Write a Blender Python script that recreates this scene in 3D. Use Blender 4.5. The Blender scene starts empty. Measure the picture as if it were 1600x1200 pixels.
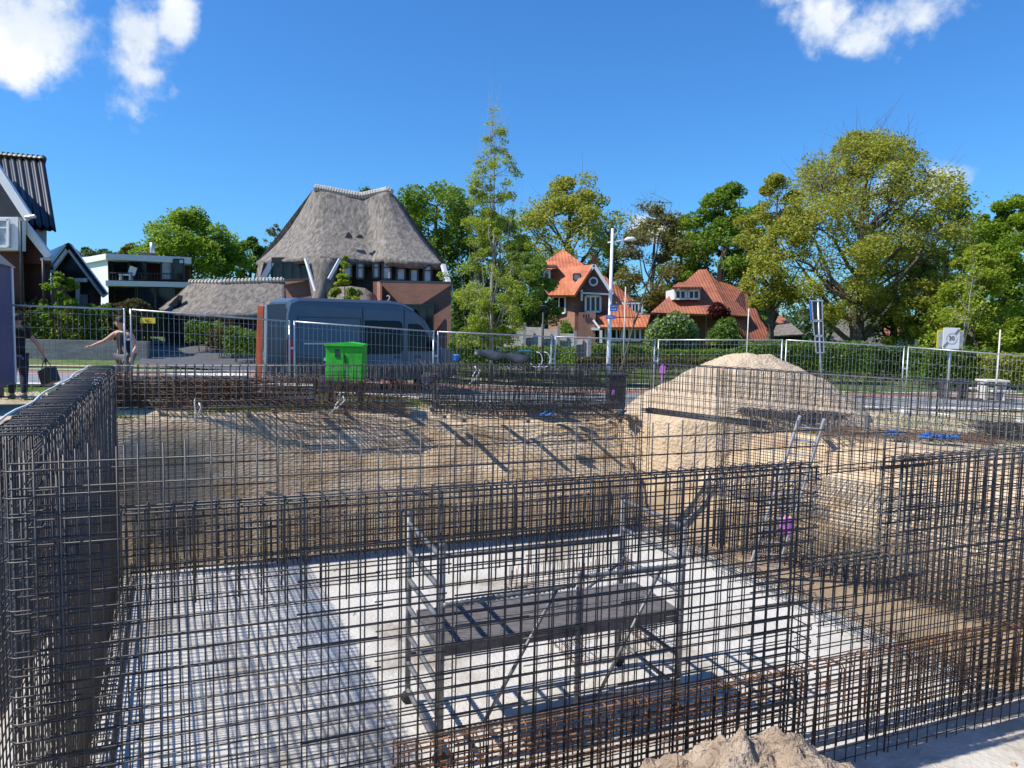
import bpy, math, random
import numpy as np
from mathutils import Vector, Matrix, noise
R = math.radians
rnd = random.Random(7)
sc = bpy.context.scene
# ------------------------------------------------------------------ camera, light, exposure
CAMH, FPX, PITCH, ROLL = 1.8, 1150.0, R(4.5), R(1.15)
cd = bpy.data.cameras.new('camera'); cam = bpy.data.objects.new('camera', cd); sc.collection.objects.link(cam)
cd.sensor_width = 36.0; cd.lens = FPX / 1600 * 36.0; cd.clip_start = 0.05; cd.clip_end = 3000
_fw = Vector((0, math.cos(PITCH), -math.sin(PITCH))); _up0 = Vector((0, math.sin(PITCH), math.cos(PITCH))); _rt0 = Vector((1, 0, 0))
_rt = _rt0 * math.cos(ROLL) + _up0 * math.sin(ROLL); _up = -_rt0 * math.sin(ROLL) + _up0 * math.cos(ROLL)
cam.matrix_world = Matrix(((_rt.x, _up.x, -_fw.x, 0), (_rt.y, _up.y, -_fw.y, 0), (_rt.z, _up.z, -_fw.z, CAMH), (0, 0, 0, 1)))
sc.camera = cam
def ray(x, y): return _fw + _rt * ((x - 800) / FPX) - _up * ((y - 600) / FPX)
def W(x, y, Y):                     # the point seen at a spot of the photograph, Y metres ahead
    d = ray(x, y); return Vector((0, 0, CAMH)) + d * (Y / d.y)
def X(x, Y, y=520): return W(x, y, Y).x
def Z(x, y, Y): return W(x, y, Y).z
sc.view_settings.view_transform = 'Standard'; sc.view_settings.look = 'None'
sc.view_settings.exposure = 0.5; sc.view_settings.gamma = 1.0
SUN_EL = R(49); SUN_DIR = Vector((-0.96 * math.cos(SUN_EL), -0.28 * math.cos(SUN_EL), math.sin(SUN_EL))).normalized()
sl = bpy.data.lights.new('sun', 'SUN'); sl.energy = 4.2; sl.angle = R(0.5); sl.color = (1.0, 0.955, 0.88)
so = bpy.data.objects.new('sun', sl); sc.collection.objects.link(so)
so.rotation_euler = SUN_DIR.to_track_quat('Z', 'Y').to_euler()
world = bpy.data.worlds.new('World'); sc.world = world; world.use_nodes = True
wn = world.node_tree.nodes; wl = world.node_tree.links; wn.clear()
def wnode(t, **k):
    n = wn.new(t)
    for a, b in k.items(): setattr(n, a, b)
    return n
sky = wnode('ShaderNodeTexSky', sky_type='NISHITA', sun_disc=False, sun_elevation=SUN_EL, sun_rotation=math.atan2(SUN_DIR.x, SUN_DIR.y))
sky.air_density = 1.25; sky.dust_density = 0.15; sky.ozone_density = 3.2; sky.altitude = 0
geo = wnode('ShaderNodeTexCoord')
hs = wnode('ShaderNodeHueSaturation'); hs.inputs['Saturation'].default_value = 1.0; hs.inputs['Value'].default_value = 1.0
tint = wnode('ShaderNodeVectorMath', operation='MULTIPLY'); tint.inputs[1].default_value = (.33, .73, 1.20); wl.new(sky.outputs[0], tint.inputs[0]); wl.new(tint.outputs[0], hs.inputs['Color'])
# clouds: soft masks round fixed directions of the sky, broken up with noise
nz = wnode('ShaderNodeTexNoise'); nz.inputs['Scale'].default_value = 9; nz.inputs['Detail'].default_value = 9; nz.inputs['Roughness'].default_value = 0.58
nz2 = wnode('ShaderNodeTexNoise'); nz2.inputs['Scale'].default_value = 30; nz2.inputs['Detail'].default_value = 6
wl.new(geo.outputs['Generated'], nz.inputs['Vector']); wl.new(geo.outputs['Generated'], nz2.inputs['Vector'])
CL = [(60, 30, 165, 88, 1), (-60, 30, 170, 80, 1), (215, 60, 78, 105, 1), (268, 40, 52, 66, .95), (240, 118, 52, 55, .85), (165, 70, 60, 50, .62), (1285, 35, 75, 55, .85), (1350, 60, 60, 50, .9), (1420, 25, 90, 45, .95),
      (1395, 300, 85, 42, 1), (1470, 285, 50, 38, .9), (1040, 355, 60, 32, .9), (40, 118, 25, 14, .35), (1330, -40, 160, 40, .9)]
prev = None
for (cx, cy, rx, ry, st) in CL:
    c = ray(cx, cy).normalized()
    sub = wnode('ShaderNodeVectorMath', operation='SUBTRACT'); sub.inputs[1].default_value = c
    wl.new(geo.outputs['Generated'], sub.inputs[0])
    r_ = c.cross(Vector((0, 0, 1))).normalized(); u_ = r_.cross(c).normalized()
    dx = wnode('ShaderNodeVectorMath', operation='DOT_PRODUCT'); dx.inputs[1].default_value = r_ * (FPX / rx)
    dy = wnode('ShaderNodeVectorMath', operation='DOT_PRODUCT'); dy.inputs[1].default_value = u_ * (FPX / ry)
    wl.new(sub.outputs[0], dx.inputs[0]); wl.new(sub.outputs[0], dy.inputs[0])
    cmb = wnode('ShaderNodeCombineXYZ'); wl.new(dx.outputs['Value'], cmb.inputs[0]); wl.new(dy.outputs['Value'], cmb.inputs[1])
    ln = wnode('ShaderNodeVectorMath', operation='LENGTH'); wl.new(cmb.outputs[0], ln.inputs[0])
    mr = wnode('ShaderNodeMapRange'); mr.inputs['From Min'].default_value = 1.35; mr.inputs['From Max'].default_value = 0.1
    mr.inputs['To Max'].default_value = st; wl.new(ln.outputs['Value'], mr.inputs['Value'])
    if prev is None: prev = mr.outputs[0]
    else:
        mx = wnode('ShaderNodeMath', operation='MAXIMUM'); wl.new(prev, mx.inputs[0]); wl.new(mr.outputs[0], mx.inputs[1]); prev = mx.outputs[0]
def wm(op, a, b):
    m = wnode('ShaderNodeMath', operation=op)
    for i, s in enumerate((a, b)):
        if isinstance(s, (int, float)): m.inputs[i].default_value = s
        else: wl.new(s, m.inputs[i])
    return m.outputs[0]
n1 = wm('SUBTRACT', nz.outputs['Fac'], 0.5); n2 = wm('SUBTRACT', nz2.outputs['Fac'], 0.5)
dens = wm('ADD', wm('ADD', wm('MULTIPLY', n1, 2.3), wm('MULTIPLY', n2, 0.35)), prev)
al = wnode('ShaderNodeMapRange', interpolation_type='SMOOTHSTEP'); al.inputs['From Min'].default_value = 0.38; al.inputs['From Max'].default_value = 0.85
wl.new(dens, al.inputs['Value'])
al2 = wm('MULTIPLY', al.outputs[0], wm('MINIMUM', wm('MULTIPLY', prev, 6.0), 1.0))
ccol = wnode('ShaderNodeMixRGB'); ccol.inputs[1].default_value = (4.6, 5.4, 6.6, 1); ccol.inputs[2].default_value = (7.4, 7.6, 7.8, 1)
cf = wnode('ShaderNodeMapRange'); cf.inputs['From Min'].default_value = 0.35; cf.inputs['From Max'].default_value = 0.65; wl.new(nz.outputs['Fac'], cf.inputs['Value']); wl.new(cf.outputs[0], ccol.inputs[0])
mixc = wnode('ShaderNodeMixRGB'); wl.new(al2, mixc.inputs[0]); wl.new(hs.outputs[0], mixc.inputs[1]); wl.new(ccol.outputs[0], mixc.inputs[2])
bg = wnode('ShaderNodeBackground'); bg.inputs['Strength'].default_value = 0.10; wl.new(mixc.outputs[0], bg.inputs['Color'])
wo = wnode('ShaderNodeOutputWorld'); wl.new(bg.outputs[0], wo.inputs['Surface'])
sc.cycles.max_bounces = 6; sc.cycles.diffuse_bounces = 3; sc.cycles.glossy_bounces = 3; sc.cycles.transmission_bounces = 4; sc.cycles.transparent_max_bounces = 8
# ------------------------------------------------------------------ materials
MATS = {}
def mat(name, c1, c2=None, scale=5.0, rough=0.8, metal=0.0, bump=0.0, bscale=None, rand=False, stretch=None, c3=None, spec=None, transl=0.0, lo=0.35, hi=0.65):
    if name in MATS: return MATS[name]
    m = bpy.data.materials.new(name); m.use_nodes = True; n = m.node_tree.nodes; l = m.node_tree.links
    b = n['Principled BSDF']; b.inputs['Roughness'].default_value = rough; b.inputs['Metallic'].default_value = metal
    if spec is not None: b.inputs['Specular IOR Level'].default_value = spec
    tc = n.new('ShaderNodeTexCoord'); src = tc.outputs['Object']
    if stretch:
        mp = n.new('ShaderNodeMapping'); mp.inputs['Scale'].default_value = stretch; l.new(src, mp.inputs[0]); src = mp.outputs[0]
    col = None
    if c2:
        t = n.new('ShaderNodeTexNoise'); t.inputs['Scale'].default_value = scale; t.inputs['Detail'].default_value = 7; t.inputs['Roughness'].default_value = 0.62; l.new(src, t.inputs['Vector'])
        cr = n.new('ShaderNodeValToRGB'); cr.color_ramp.elements[0].position = lo; cr.color_ramp.elements[1].position = hi
        cr.color_ramp.elements[0].color = (*c1, 1); cr.color_ramp.elements[1].color = (*c2, 1)
        l.new(t.outputs['Fac'], cr.inputs[0]); col = cr.outputs[0]
        if c3:
            e = cr.color_ramp.elements.new((lo + hi) / 2); e.color = (*c3, 1)
        if rand:
            g = n.new('ShaderNodeNewGeometry'); mp2 = n.new('ShaderNodeMath'); mp2.operation = 'MULTIPLY_ADD'
            mp2.inputs[1].default_value = 0.24; l.new(g.outputs['Random Per Island'], mp2.inputs[0]); 
            sb = n.new('ShaderNodeMath'); sb.operation = 'SUBTRACT'; sb.inputs[1].default_value = 0.12; l.new(t.outputs['Fac'], sb.inputs[0]); l.new(sb.outputs[0], mp2.inputs[2]); l.new(mp2.outputs[0], cr.inputs[0])
        l.new(col, b.inputs['Base Color'])
    else: b.inputs['Base Color'].default_value = (*c1, 1)
    if bump:
        t2 = n.new('ShaderNodeTexNoise'); t2.inputs['Scale'].default_value = bscale or scale * 4; t2.inputs['Detail'].default_value = 8; l.new(src, t2.inputs['Vector'])
        bp = n.new('ShaderNodeBump'); bp.inputs['Strength'].default_value = min(1, bump); bp.inputs['Distance'].default_value = 0.05 * max(1, bump); l.new(t2.outputs['Fac'], bp.inputs['Height']); l.new(bp.outputs[0], b.inputs['Normal'])
    if transl and col is not None:
        tr = n.new('ShaderNodeBsdfTranslucent'); l.new(col, tr.inputs['Color']); mx = n.new('ShaderNodeMixShader'); mx.inputs[0].default_value = transl
        l.new(b.outputs[0], mx.inputs[1]); l.new(tr.outputs[0], mx.inputs[2]); l.new(mx.outputs[0], n['Material Output'].inputs['Surface'])
    MATS[name] = m; return m
def brick(name, c1, c2, mortar, w=0.21, h=0.065):
    m = bpy.data.materials.new(name); m.use_nodes = True; n = m.node_tree.nodes; l = m.node_tree.links; b = n['Principled BSDF']; b.inputs['Roughness'].default_value = 0.85
    tc = n.new('ShaderNodeTexCoord'); sx = n.new('ShaderNodeSeparateXYZ'); l.new(tc.outputs['Object'], sx.inputs[0])
    ad = n.new('ShaderNodeMath'); ad.operation = 'ADD'; l.new(sx.outputs[0], ad.inputs[0]); l.new(sx.outputs[1], ad.inputs[1])
    cb = n.new('ShaderNodeCombineXYZ'); l.new(ad.outputs[0], cb.inputs[0]); l.new(sx.outputs[2], cb.inputs[1])
    t = n.new('ShaderNodeTexBrick'); l.new(cb.outputs[0], t.inputs['Vector']); t.inputs['Scale'].default_value = 1; t.inputs['Brick Width'].default_value = w; t.inputs['Row Height'].default_value = h; t.inputs['Mortar Size'].default_value = 0.008
    t.inputs['Color1'].default_value = (*c1, 1); t.inputs['Color2'].default_value = (*c2, 1); t.inputs['Mortar'].default_value = (*mortar, 1)
    nt = n.new('ShaderNodeTexNoise'); nt.inputs['Scale'].default_value = 1.3; nt.inputs['Detail'].default_value = 5; l.new(tc.outputs['Object'], nt.inputs['Vector'])
    mr = n.new('ShaderNodeMapRange'); mr.inputs['To Min'].default_value = .7; mr.inputs['To Max'].default_value = 1.25; l.new(nt.outputs['Fac'], mr.inputs['Value'])
    mm = n.new('ShaderNodeVectorMath'); mm.operation = 'SCALE'; l.new(t.outputs['Color'], mm.inputs[0]); l.new(mr.outputs[0], mm.inputs['Scale']); l.new(mm.outputs[0], b.inputs['Base Color'])
    MATS[name] = m; return m
def tiles(name, c1, c2, period=0.3, rough=0.7):
    m = mat(name, c1, c2, 0.9, rough); n = m.node_tree.nodes; l = m.node_tree.links; b = n['Principled BSDF']
    tc = n.new('ShaderNodeTexCoord'); w1 = n.new('ShaderNodeTexWave'); w1.bands_direction = 'Z'; w1.wave_profile = 'SAW'; w1.inputs['Scale'].default_value = 0.314 / period; w1.inputs['Distortion'].default_value = 0.25
    w2 = n.new('ShaderNodeTexWave'); w2.bands_direction = 'X'; w2.inputs['Scale'].default_value = 0.314 / 0.24; l.new(tc.outputs['Object'], w1.inputs[0]); l.new(tc.outputs['Object'], w2.inputs[0])
    a = n.new('ShaderNodeMath'); a.operation = 'MULTIPLY_ADD'; a.inputs[1].default_value = 0.6; l.new(w2.outputs['Fac'], a.inputs[0]); l.new(w1.outputs['Fac'], a.inputs[2])
    bp = n.new('ShaderNodeBump'); bp.inputs['Distance'].default_value = 0.05; bp.inputs['Strength'].default_value = .8; l.new(a.outputs[0], bp.inputs['Height']); l.new(bp.outputs[0], b.inputs['Normal'])
    return m
M_rebar = mat('rebar_steel', (.045, .045, .048), (.155, .10, .065), 2.2, .48, .45, c3=(.085, .081, .081), lo=.32, hi=.80)
M_rust = mat('rusty_steel', (.17, .068, .024), (.36, .165, .065), 7, .8, .05, c3=(.11, .055, .03))
M_brown = mat('brown_steel', (.13, .07, .035), (.30, .15, .06), 7, .7, .2, c3=(.07, .055, .045))
M_galv = mat('galvanised_steel', (.42, .44, .45), (.58, .60, .61), 9, .38, .6)
M_ladder = mat('bright_aluminium', (.36, .365, .37), (.52, .53, .54), 6, .45, .3)
M_scaf = mat('scaffold_alloy', (.13, .135, .14), (.27, .275, .28), 8, .5, .4, c3=(.20, .20, .20))
M_plank = mat('weathered_platform', (.07, .062, .06), (.17, .15, .14), 5, .85, stretch=(2, 9, 9))
M_floor = mat('blinding_concrete', (.30, .25, .19), (.61, .575, .51), .62, .9, bump=.5, bscale=18, c3=(.54, .50, .43), lo=.33, hi=.58)
M_conc = mat('pale_concrete', (.50, .475, .43), (.64, .62, .585), .9, .85, bump=.35, bscale=25, c3=(.60, .575, .53), lo=.3, hi=.6)
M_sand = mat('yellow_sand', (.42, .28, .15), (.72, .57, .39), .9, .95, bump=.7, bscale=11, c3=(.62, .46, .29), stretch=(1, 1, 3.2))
M_damp_shade = mat('damp_shaded_sand', (.13, .09, .055), (.34, .245, .15), 1.4, .95, bump=.9, bscale=10, c3=(.22, .16, .10))  # dark sand of the pit foot: damp and painted shade in one
M_heap = mat('brown_heap_sand', (.30, .215, .14), (.54, .42, .30), 3.0, .95, bump=1.6, bscale=22, c3=(.43, .32, .215))
M_dsand = mat('loose_sand', (.50, .37, .24), (.66, .51, .35), 2.2, .95, bump=1.5, bscale=14, c3=(.58, .44, .29))
def damp_shade_foot(m, dark):             # lower cut darkened: damp sand, plus the right mesh wall's shade put in the colour
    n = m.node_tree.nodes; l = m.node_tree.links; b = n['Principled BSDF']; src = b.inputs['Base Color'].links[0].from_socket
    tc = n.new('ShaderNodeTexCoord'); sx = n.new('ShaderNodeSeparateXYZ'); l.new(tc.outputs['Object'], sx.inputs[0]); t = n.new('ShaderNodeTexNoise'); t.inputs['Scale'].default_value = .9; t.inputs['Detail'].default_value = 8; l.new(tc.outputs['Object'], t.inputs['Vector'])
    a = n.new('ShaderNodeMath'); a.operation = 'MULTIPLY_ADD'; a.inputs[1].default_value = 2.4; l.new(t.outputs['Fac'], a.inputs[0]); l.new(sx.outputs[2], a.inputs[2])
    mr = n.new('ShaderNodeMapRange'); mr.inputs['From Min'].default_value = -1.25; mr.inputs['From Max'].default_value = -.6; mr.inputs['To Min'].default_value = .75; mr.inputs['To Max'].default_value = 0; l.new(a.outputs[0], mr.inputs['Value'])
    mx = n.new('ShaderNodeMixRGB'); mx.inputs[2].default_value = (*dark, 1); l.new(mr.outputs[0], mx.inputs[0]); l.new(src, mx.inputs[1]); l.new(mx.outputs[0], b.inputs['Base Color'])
damp_shade_foot(M_sand, (.21, .15, .092))
M_soil = mat('grey_brown_soil', (.10, .085, .06), (.42, .33, .22), 1.3, .95, bump=1.2, bscale=9, c3=(.24, .19, .11))
M_site = mat('site_ground', (.20, .19, .09), (.55, .44, .30), .55, .95, bump=.9, bscale=9, c3=(.42, .335, .21), lo=.30, hi=.52)
M_lawn = mat('grass', (.055, .10, .018), (.16, .20, .05), 1.2, .95, bump=1.0, bscale=14, c3=(.09, .145, .03))
M_road = mat('road_surface', (.20, .205, .215), (.27, .275, .285), 2.5, .85, bump=.2, bscale=60)
M_redpath = mat('red_asphalt', (.30, .14, .10), (.38, .19, .14), 2.5, .85, bump=.2, bscale=60)
M_asph = mat('dark_asphalt', (.075, .075, .08), (.12, .12, .125), 2.5, .85, bump=.2, bscale=60)
M_white = mat('white_paint', (.75, .75, .73), (.82, .82, .80), 3, .5)
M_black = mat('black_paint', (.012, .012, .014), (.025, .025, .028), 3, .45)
M_glass = mat('window_glass', (.006, .008, .010), (.02, .024, .028), 1.2, .07, spec=.45)
M_tint = mat('tinted_glass', (.003, .004, .006), (.006, .007, .010), 1.2, .22, spec=.25)
M_net = mat('curtained_glass', (.30, .33, .36), (.5, .52, .55), 2.5, .18, spec=.7)
M_thatch = mat('thatch', (.12, .103, .086), (.33, .295, .25), 2.4, .95, bump=1.3, bscale=14, c3=(.22, .19, .158), stretch=(2.6, 1.2, .8))
M_ridge = mat('ridge_mortar', (.42, .38, .32), (.60, .55, .47), 4, .9)
M_bark = mat('bark', (.06, .05, .04), (.15, .125, .10), 6, .95, bump=1, bscale=18)
M_pbark = mat('pale_bark', (.22, .20, .16), (.36, .33, .27), 6, .9)
M_brickd = brick('dark_red_brick', (.085, .025, .018), (.12, .034, .025), (.07, .05, .045))
M_brickr = brick('warm_red_brick', (.30, .115, .075), (.38, .16, .105), (.33, .25, .20))
M_brickb = brick('brown_brick', (.16, .062, .045), (.22, .09, .065), (.19, .14, .12))
M_redtile = tiles('orange_red_tiles', (.38, .095, .04), (.60, .20, .085))
M_redtile2 = tiles('weathered_red_tiles', (.26, .085, .05), (.46, .16, .085))
M_dtile = mat('black_glazed_tiles', (.004, .0045, .006), (.010, .010, .012), 2, .30, spec=.5)
M_wood = mat('timber_boards', (.22, .17, .12), (.36, .29, .21), 3, .85, stretch=(1, 12, 12))
M_pale = mat('pale_boards', (.60, .55, .47), (.74, .70, .62), 3, .85)
M_cfence = mat('grey_concrete_panels', (.28, .255, .235), (.42, .39, .36), 2, .9, bump=.4, bscale=30)
M_blue = mat('blue_tarpaulin', (.02, .10, .36), (.05, .22, .60), 6, .45)
M_wagon = mat('dark_blue_panel', (.035, .045, .16), (.055, .07, .22), 2, .45)
M_van = mat('slate_blue_paint', (.070, .094, .130), (.080, .106, .145), 1.5, .25, .35)
M_green = mat('bright_green_paint', (.03, .30, .02), (.045, .56, .035), 3.5, .5, c3=(.035, .48, .02))
M_red = mat('red_lens', (.45, .008, .012), None, rough=.25)
M_rubber = mat('tyre_rubber', (.02, .02, .02), (.035, .035, .035), 5, .85)
M_orange = mat('orange_paint', (.46, .085, .025), (.56, .12, .04), 4, .6)
M_skin = mat('skin', (.52, .27, .18), (.62, .34, .24), 12, .55)
M_hair = mat('dark_hair', (.018, .012, .009), (.035, .022, .015), 30, .7)
M_shirt = mat('black_cotton', (.010, .011, .013), (.02, .021, .024), 10, .9)
M_jeans = mat('dark_denim', (.014, .02, .04), (.03, .038, .065), 14, .9)
M_short = mat('grey_shorts_fabric', (.10, .10, .095), (.16, .16, .15), 10, .9)
M_teal = mat('teal_fabric', (.005, .09, .17), (.012, .13, .22), 8, .7)
M_pink = mat('pink_plastic', (.62, .16, .66), (.70, .24, .74), 6, .5)
M_yellow = mat('yellow_sign', (.72, .58, .03), (.80, .66, .06), 4, .5)
M_sblue = mat('street_sign_blue', (.02, .12, .50), (.03, .15, .56), 4, .4)
M_bin = mat('dark_grey_plastic', (.03, .032, .036), (.045, .047, .052), 3, .5)
def leafm(name, a, b, c): return mat(name, a, b, .55, .6, rand=True, c3=c, transl=.5, lo=.30, hi=.72)
L_bright = leafm('bright_leaves', (.13, .23, .015), (.38, .50, .045), (.25, .37, .025))
L_mid = leafm('mid_green_leaves', (.095, .18, .018), (.30, .42, .05), (.19, .30, .03))
L_dark = leafm('dark_green_leaves', (.06, .12, .018), (.19, .29, .045), (.11, .19, .028))
L_olive = leafm('olive_young_leaves', (.24, .27, .03), (.56, .54, .08), (.40, .41, .05))
L_oliveb = leafm('brown_olive_leaves', (.13, .13, .03), (.33, .30, .08), (.22, .21, .05))
L_yell = leafm('yellow_green_leaves', (.20, .28, .02), (.46, .52, .06), (.33, .41, .035))
L_hedge = leafm('hedge_leaves', (.08, .15, .016), (.26, .36, .045), (.16, .25, .028))
L_brownh = leafm('brownish_leaves', (.08, .065, .02), (.20, .20, .06), (.13, .12, .03))
L_red = leafm('burgundy_leaves', (.06, .012, .015), (.16, .03, .03), (.10, .02, .02))
L_white = leafm('white_blossom', (.35, .40, .25), (.70, .70, .62), (.55, .57, .45))
L_far = leafm('far_leaves', (.06, .11, .04), (.16, .22, .08), (.11, .16, .06))
# ------------------------------------------------------------------ mesh helpers
OFF = {}
def tag(o, label, cat, group=None):
    o['label'] = label; o['category'] = cat
    if group: o['group'] = group
    return o
def thing(name, label, cat, loc=(0, 0, 0), group=None):
    o = bpy.data.objects.new(name, None); sc.collection.objects.link(o); o.location = loc; o.empty_display_size = .2
    OFF[o.name] = Vector(loc); return tag(o, label, cat, group)
class MB:
    def __init__(s): s.v = []; s.f = []
    def quad(s, a, b, c, d):
        n = len(s.v); s.v += [tuple(a), tuple(b), tuple(c), tuple(d)]; s.f.append((n, n + 1, n + 2, n + 3))
    def prism(s, pts, vec):
        n = len(s.v); k = len(pts); vec = Vector(vec)
        s.v += [tuple(p) for p in pts] + [tuple(Vector(p) + vec) for p in pts]
        s.f.append(tuple(range(n, n + k))); s.f.append(tuple(range(n + 2 * k - 1, n + k - 1, -1)))
        for i in range(k): j = (i + 1) % k; s.f.append((n + j, n + i, n + k + i, n + k + j))
        return s
    def box(s, c, d, rz=0, M=None):
        cx, cy, cz = c; x, y, z = d[0] / 2, d[1] / 2, d[2] / 2; n = len(s.v); co, si = math.cos(rz), math.sin(rz)
        for q in ((-x, -y, -z), (x, -y, -z), (x, y, -z), (-x, y, -z), (-x, -y, z), (x, -y, z), (x, y, z), (-x, y, z)):
            s.v.append((cx + q[0] * co - q[1] * si, cy + q[0] * si + q[1] * co, cz + q[2]))
        for q in ((0, 3, 2, 1), (4, 5, 6, 7), (0, 1, 5, 4), (1, 2, 6, 5), (2, 3, 7, 6), (3, 0, 4, 7)): s.f.append(tuple(n + i for i in q))
        return s
    def beam(s, p, q, w, h, up=(0, 0, 1)):
        p = Vector(p); q = Vector(q); d = (q - p).normalized(); upv = Vector(up)
        if abs(d.dot(upv)) > .98: upv = Vector((0, 1, 0))
        a = d.cross(upv).normalized() * (w / 2); b = a.cross(d).normalized() * (h / 2)
        return s.prism([p - a - b, p + a - b, p + a + b, p - a + b], q - p)
    def tube(s, p, q, r, n=6, r2=None): return s.path([p, q], [r, r if r2 is None else r2], n)
    def path(s, pts, r, n=6, cap=True):
        pts = [Vector(p) for p in pts]; k = len(pts); rr = r if isinstance(r, (list, tuple)) else [r] * k
        base = len(s.v); a = None
        for i, p in enumerate(pts):
            d = (pts[min(i + 1, k - 1)] - pts[max(i - 1, 0)])
            if d.length < 1e-9: d = Vector((0, 0, 1))
            d.normalize()
            if a is None or abs(a.dot(d)) > .95: a = d.orthogonal().normalized()
            a = (a - d * a.dot(d)).normalized(); b = d.cross(a)
            for j in range(n):
                t = 2 * math.pi * j / n; s.v.append(tuple(p + (a * math.cos(t) + b * math.sin(t)) * rr[i]))
        for i in range(k - 1):
            for j in range(n):
                j2 = (j + 1) % n; s.f.append((base + i * n + j, base + i * n + j2, base + (i + 1) * n + j2, base + (i + 1) * n + j))
        if cap: s.f.append(tuple(base + j for j in range(n - 1, -1, -1))); s.f.append(tuple(base + (k - 1) * n + j for j in range(n)))
        return s
    def cyl(s, c, r, h, n=16, axis=(0, 0, 1)): a = Vector(axis).normalized() * h; return s.path([Vector(c), Vector(c) + a], r, n)
    def grid(s, P):                  # P: rows of points
        base = len(s.v); m = len(P[0])
        for row in P: s.v += [tuple(p) for p in row]
        for i in range(len(P) - 1):
            for j in range(m - 1): s.f.append((base + i * m + j, base + i * m + j + 1, base + (i + 1) * m + j + 1, base + (i + 1) * m + j))
        return s
    def build(s, name, m, parent=None, at=None, smooth=False, bevel=0, label=None):
        off = OFF[parent.name] if parent else Vector(at or (0, 0, 0))
        me = bpy.data.meshes.new(name); me.from_pydata([(a[0] - off.x, a[1] - off.y, a[2] - off.z) for a in s.v], [], s.f)
        me.materials.append(m); 
        if smooth: me.polygons.foreach_set('use_smooth', [True] * len(me.polygons))
        me.update(); o = bpy.data.objects.new(name, me); sc.collection.objects.link(o); OFF[o.name] = off
        if parent: o.parent = parent
        else: o.location = off
        if bevel:
            bv = o.modifiers.new('bevel', 'BEVEL'); bv.width = bevel; bv.segments = 2; bv.limit_method = 'ANGLE'
        if label: o['label'] = label
        return o
def text(name, s, size, m, parent, M, depth=.004, align='CENTER'):
    c = bpy.data.curves.new(name, 'FONT'); c.body = s; c.size = size; c.extrude = depth; c.align_x = align; c.align_y = 'CENTER'
    t = bpy.data.objects.new('tmp_text', c); sc.collection.objects.link(t); bpy.context.view_layer.update()
    me = bpy.data.meshes.new_from_object(t.evaluated_get(bpy.context.evaluated_depsgraph_get())); bpy.data.objects.remove(t)
    me.name = name; me.materials.clear(); me.materials.append(m); me.transform(M); off = OFF[parent.name]; me.transform(Matrix.Translation(-off))
    o = bpy.data.objects.new(name, me); sc.collection.objects.link(o); o.parent = parent; OFF[o.name] = off; return o
def facing(p, rz=0):                 # matrix that stands text up at p, readable from -Y, turned rz about Z
    return Matrix.Translation(p) @ Matrix.Rotation(rz, 4, 'Z') @ Matrix.Rotation(math.pi / 2, 4, 'X')
def struct(o): o['kind'] = 'structure'; return o
# site axes (the pit is turned 22 degrees to the street)
O = Vector((-3.54, 4.49, 0)); U = Vector((.927, .3746, 0)); V = Vector((-.3746, .927, 0)); FZ = -2.7
def L(u, v, z=0): return O + U * u + V * v + Vector((0, 0, z))
def loc(x, y): d = Vector((x, y, 0)) - O; return d.dot(U), d.dot(V)
def sst(a, b, x): t = min(1, max(0, (x - a) / (b - a))); return t * t * (3 - 2 * t)
def G(x, y):
    z = -0.5 * sst(-9, 2, x) - .1 * min(1, max(0, (x - 8) / 8))
    z += 0.55 * sst(28, 40, y) * (1 - sst(-4, 8, x))
    return z
RA, RB = (10.5, 8.75), (13.45, .30)
_rl = math.hypot(RB[0] - RA[0], RB[1] - RA[1]); RD = ((RB[0] - RA[0]) / _rl, (RB[1] - RA[1]) / _rl); RN = (-RD[1], RD[0])
def pit(x, y):                       # 0 on the pit floor, 1 on the ground around it
    u, v = loc(x, y)
    vt = 9.6 + .50 * min(5.4, max(0, u)) + .14 * max(0, min(8, u - 5.4)); tb = (v - 9.15) / (vt - 9.15)
    tl = (-u - .75) / 2.5; tn = (-v - 2.1) / 1.2
    dr = (u - RA[0]) * RN[0] + (v - RA[1]) * RN[1]; tr = (dr - .75) / 2.1
    return max(0, min(1, max(tb, tl, tn, tr))), (tb, tl, tn, tr)
def H(x, y):
    t, _ = pit(x, y); g = G(x, y)
    n = noise.fractal(Vector((x * .9, y * .9, 0)), 1.0, 2.0, 4)
    if t <= 0: return -2.78
    tb_ = _[0]; s = (1 - (1 - t) ** 1.9) if tb_ >= t - 1e-6 else t * t * (3 - 2 * t) * .6 + t * .4
    z = (-2.78) * (1 - s) + g * s
    w = math.sin(math.pi * min(1, t)) if t < 1 else 0
    z += n * (.13 * w + .02)
    return z
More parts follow.
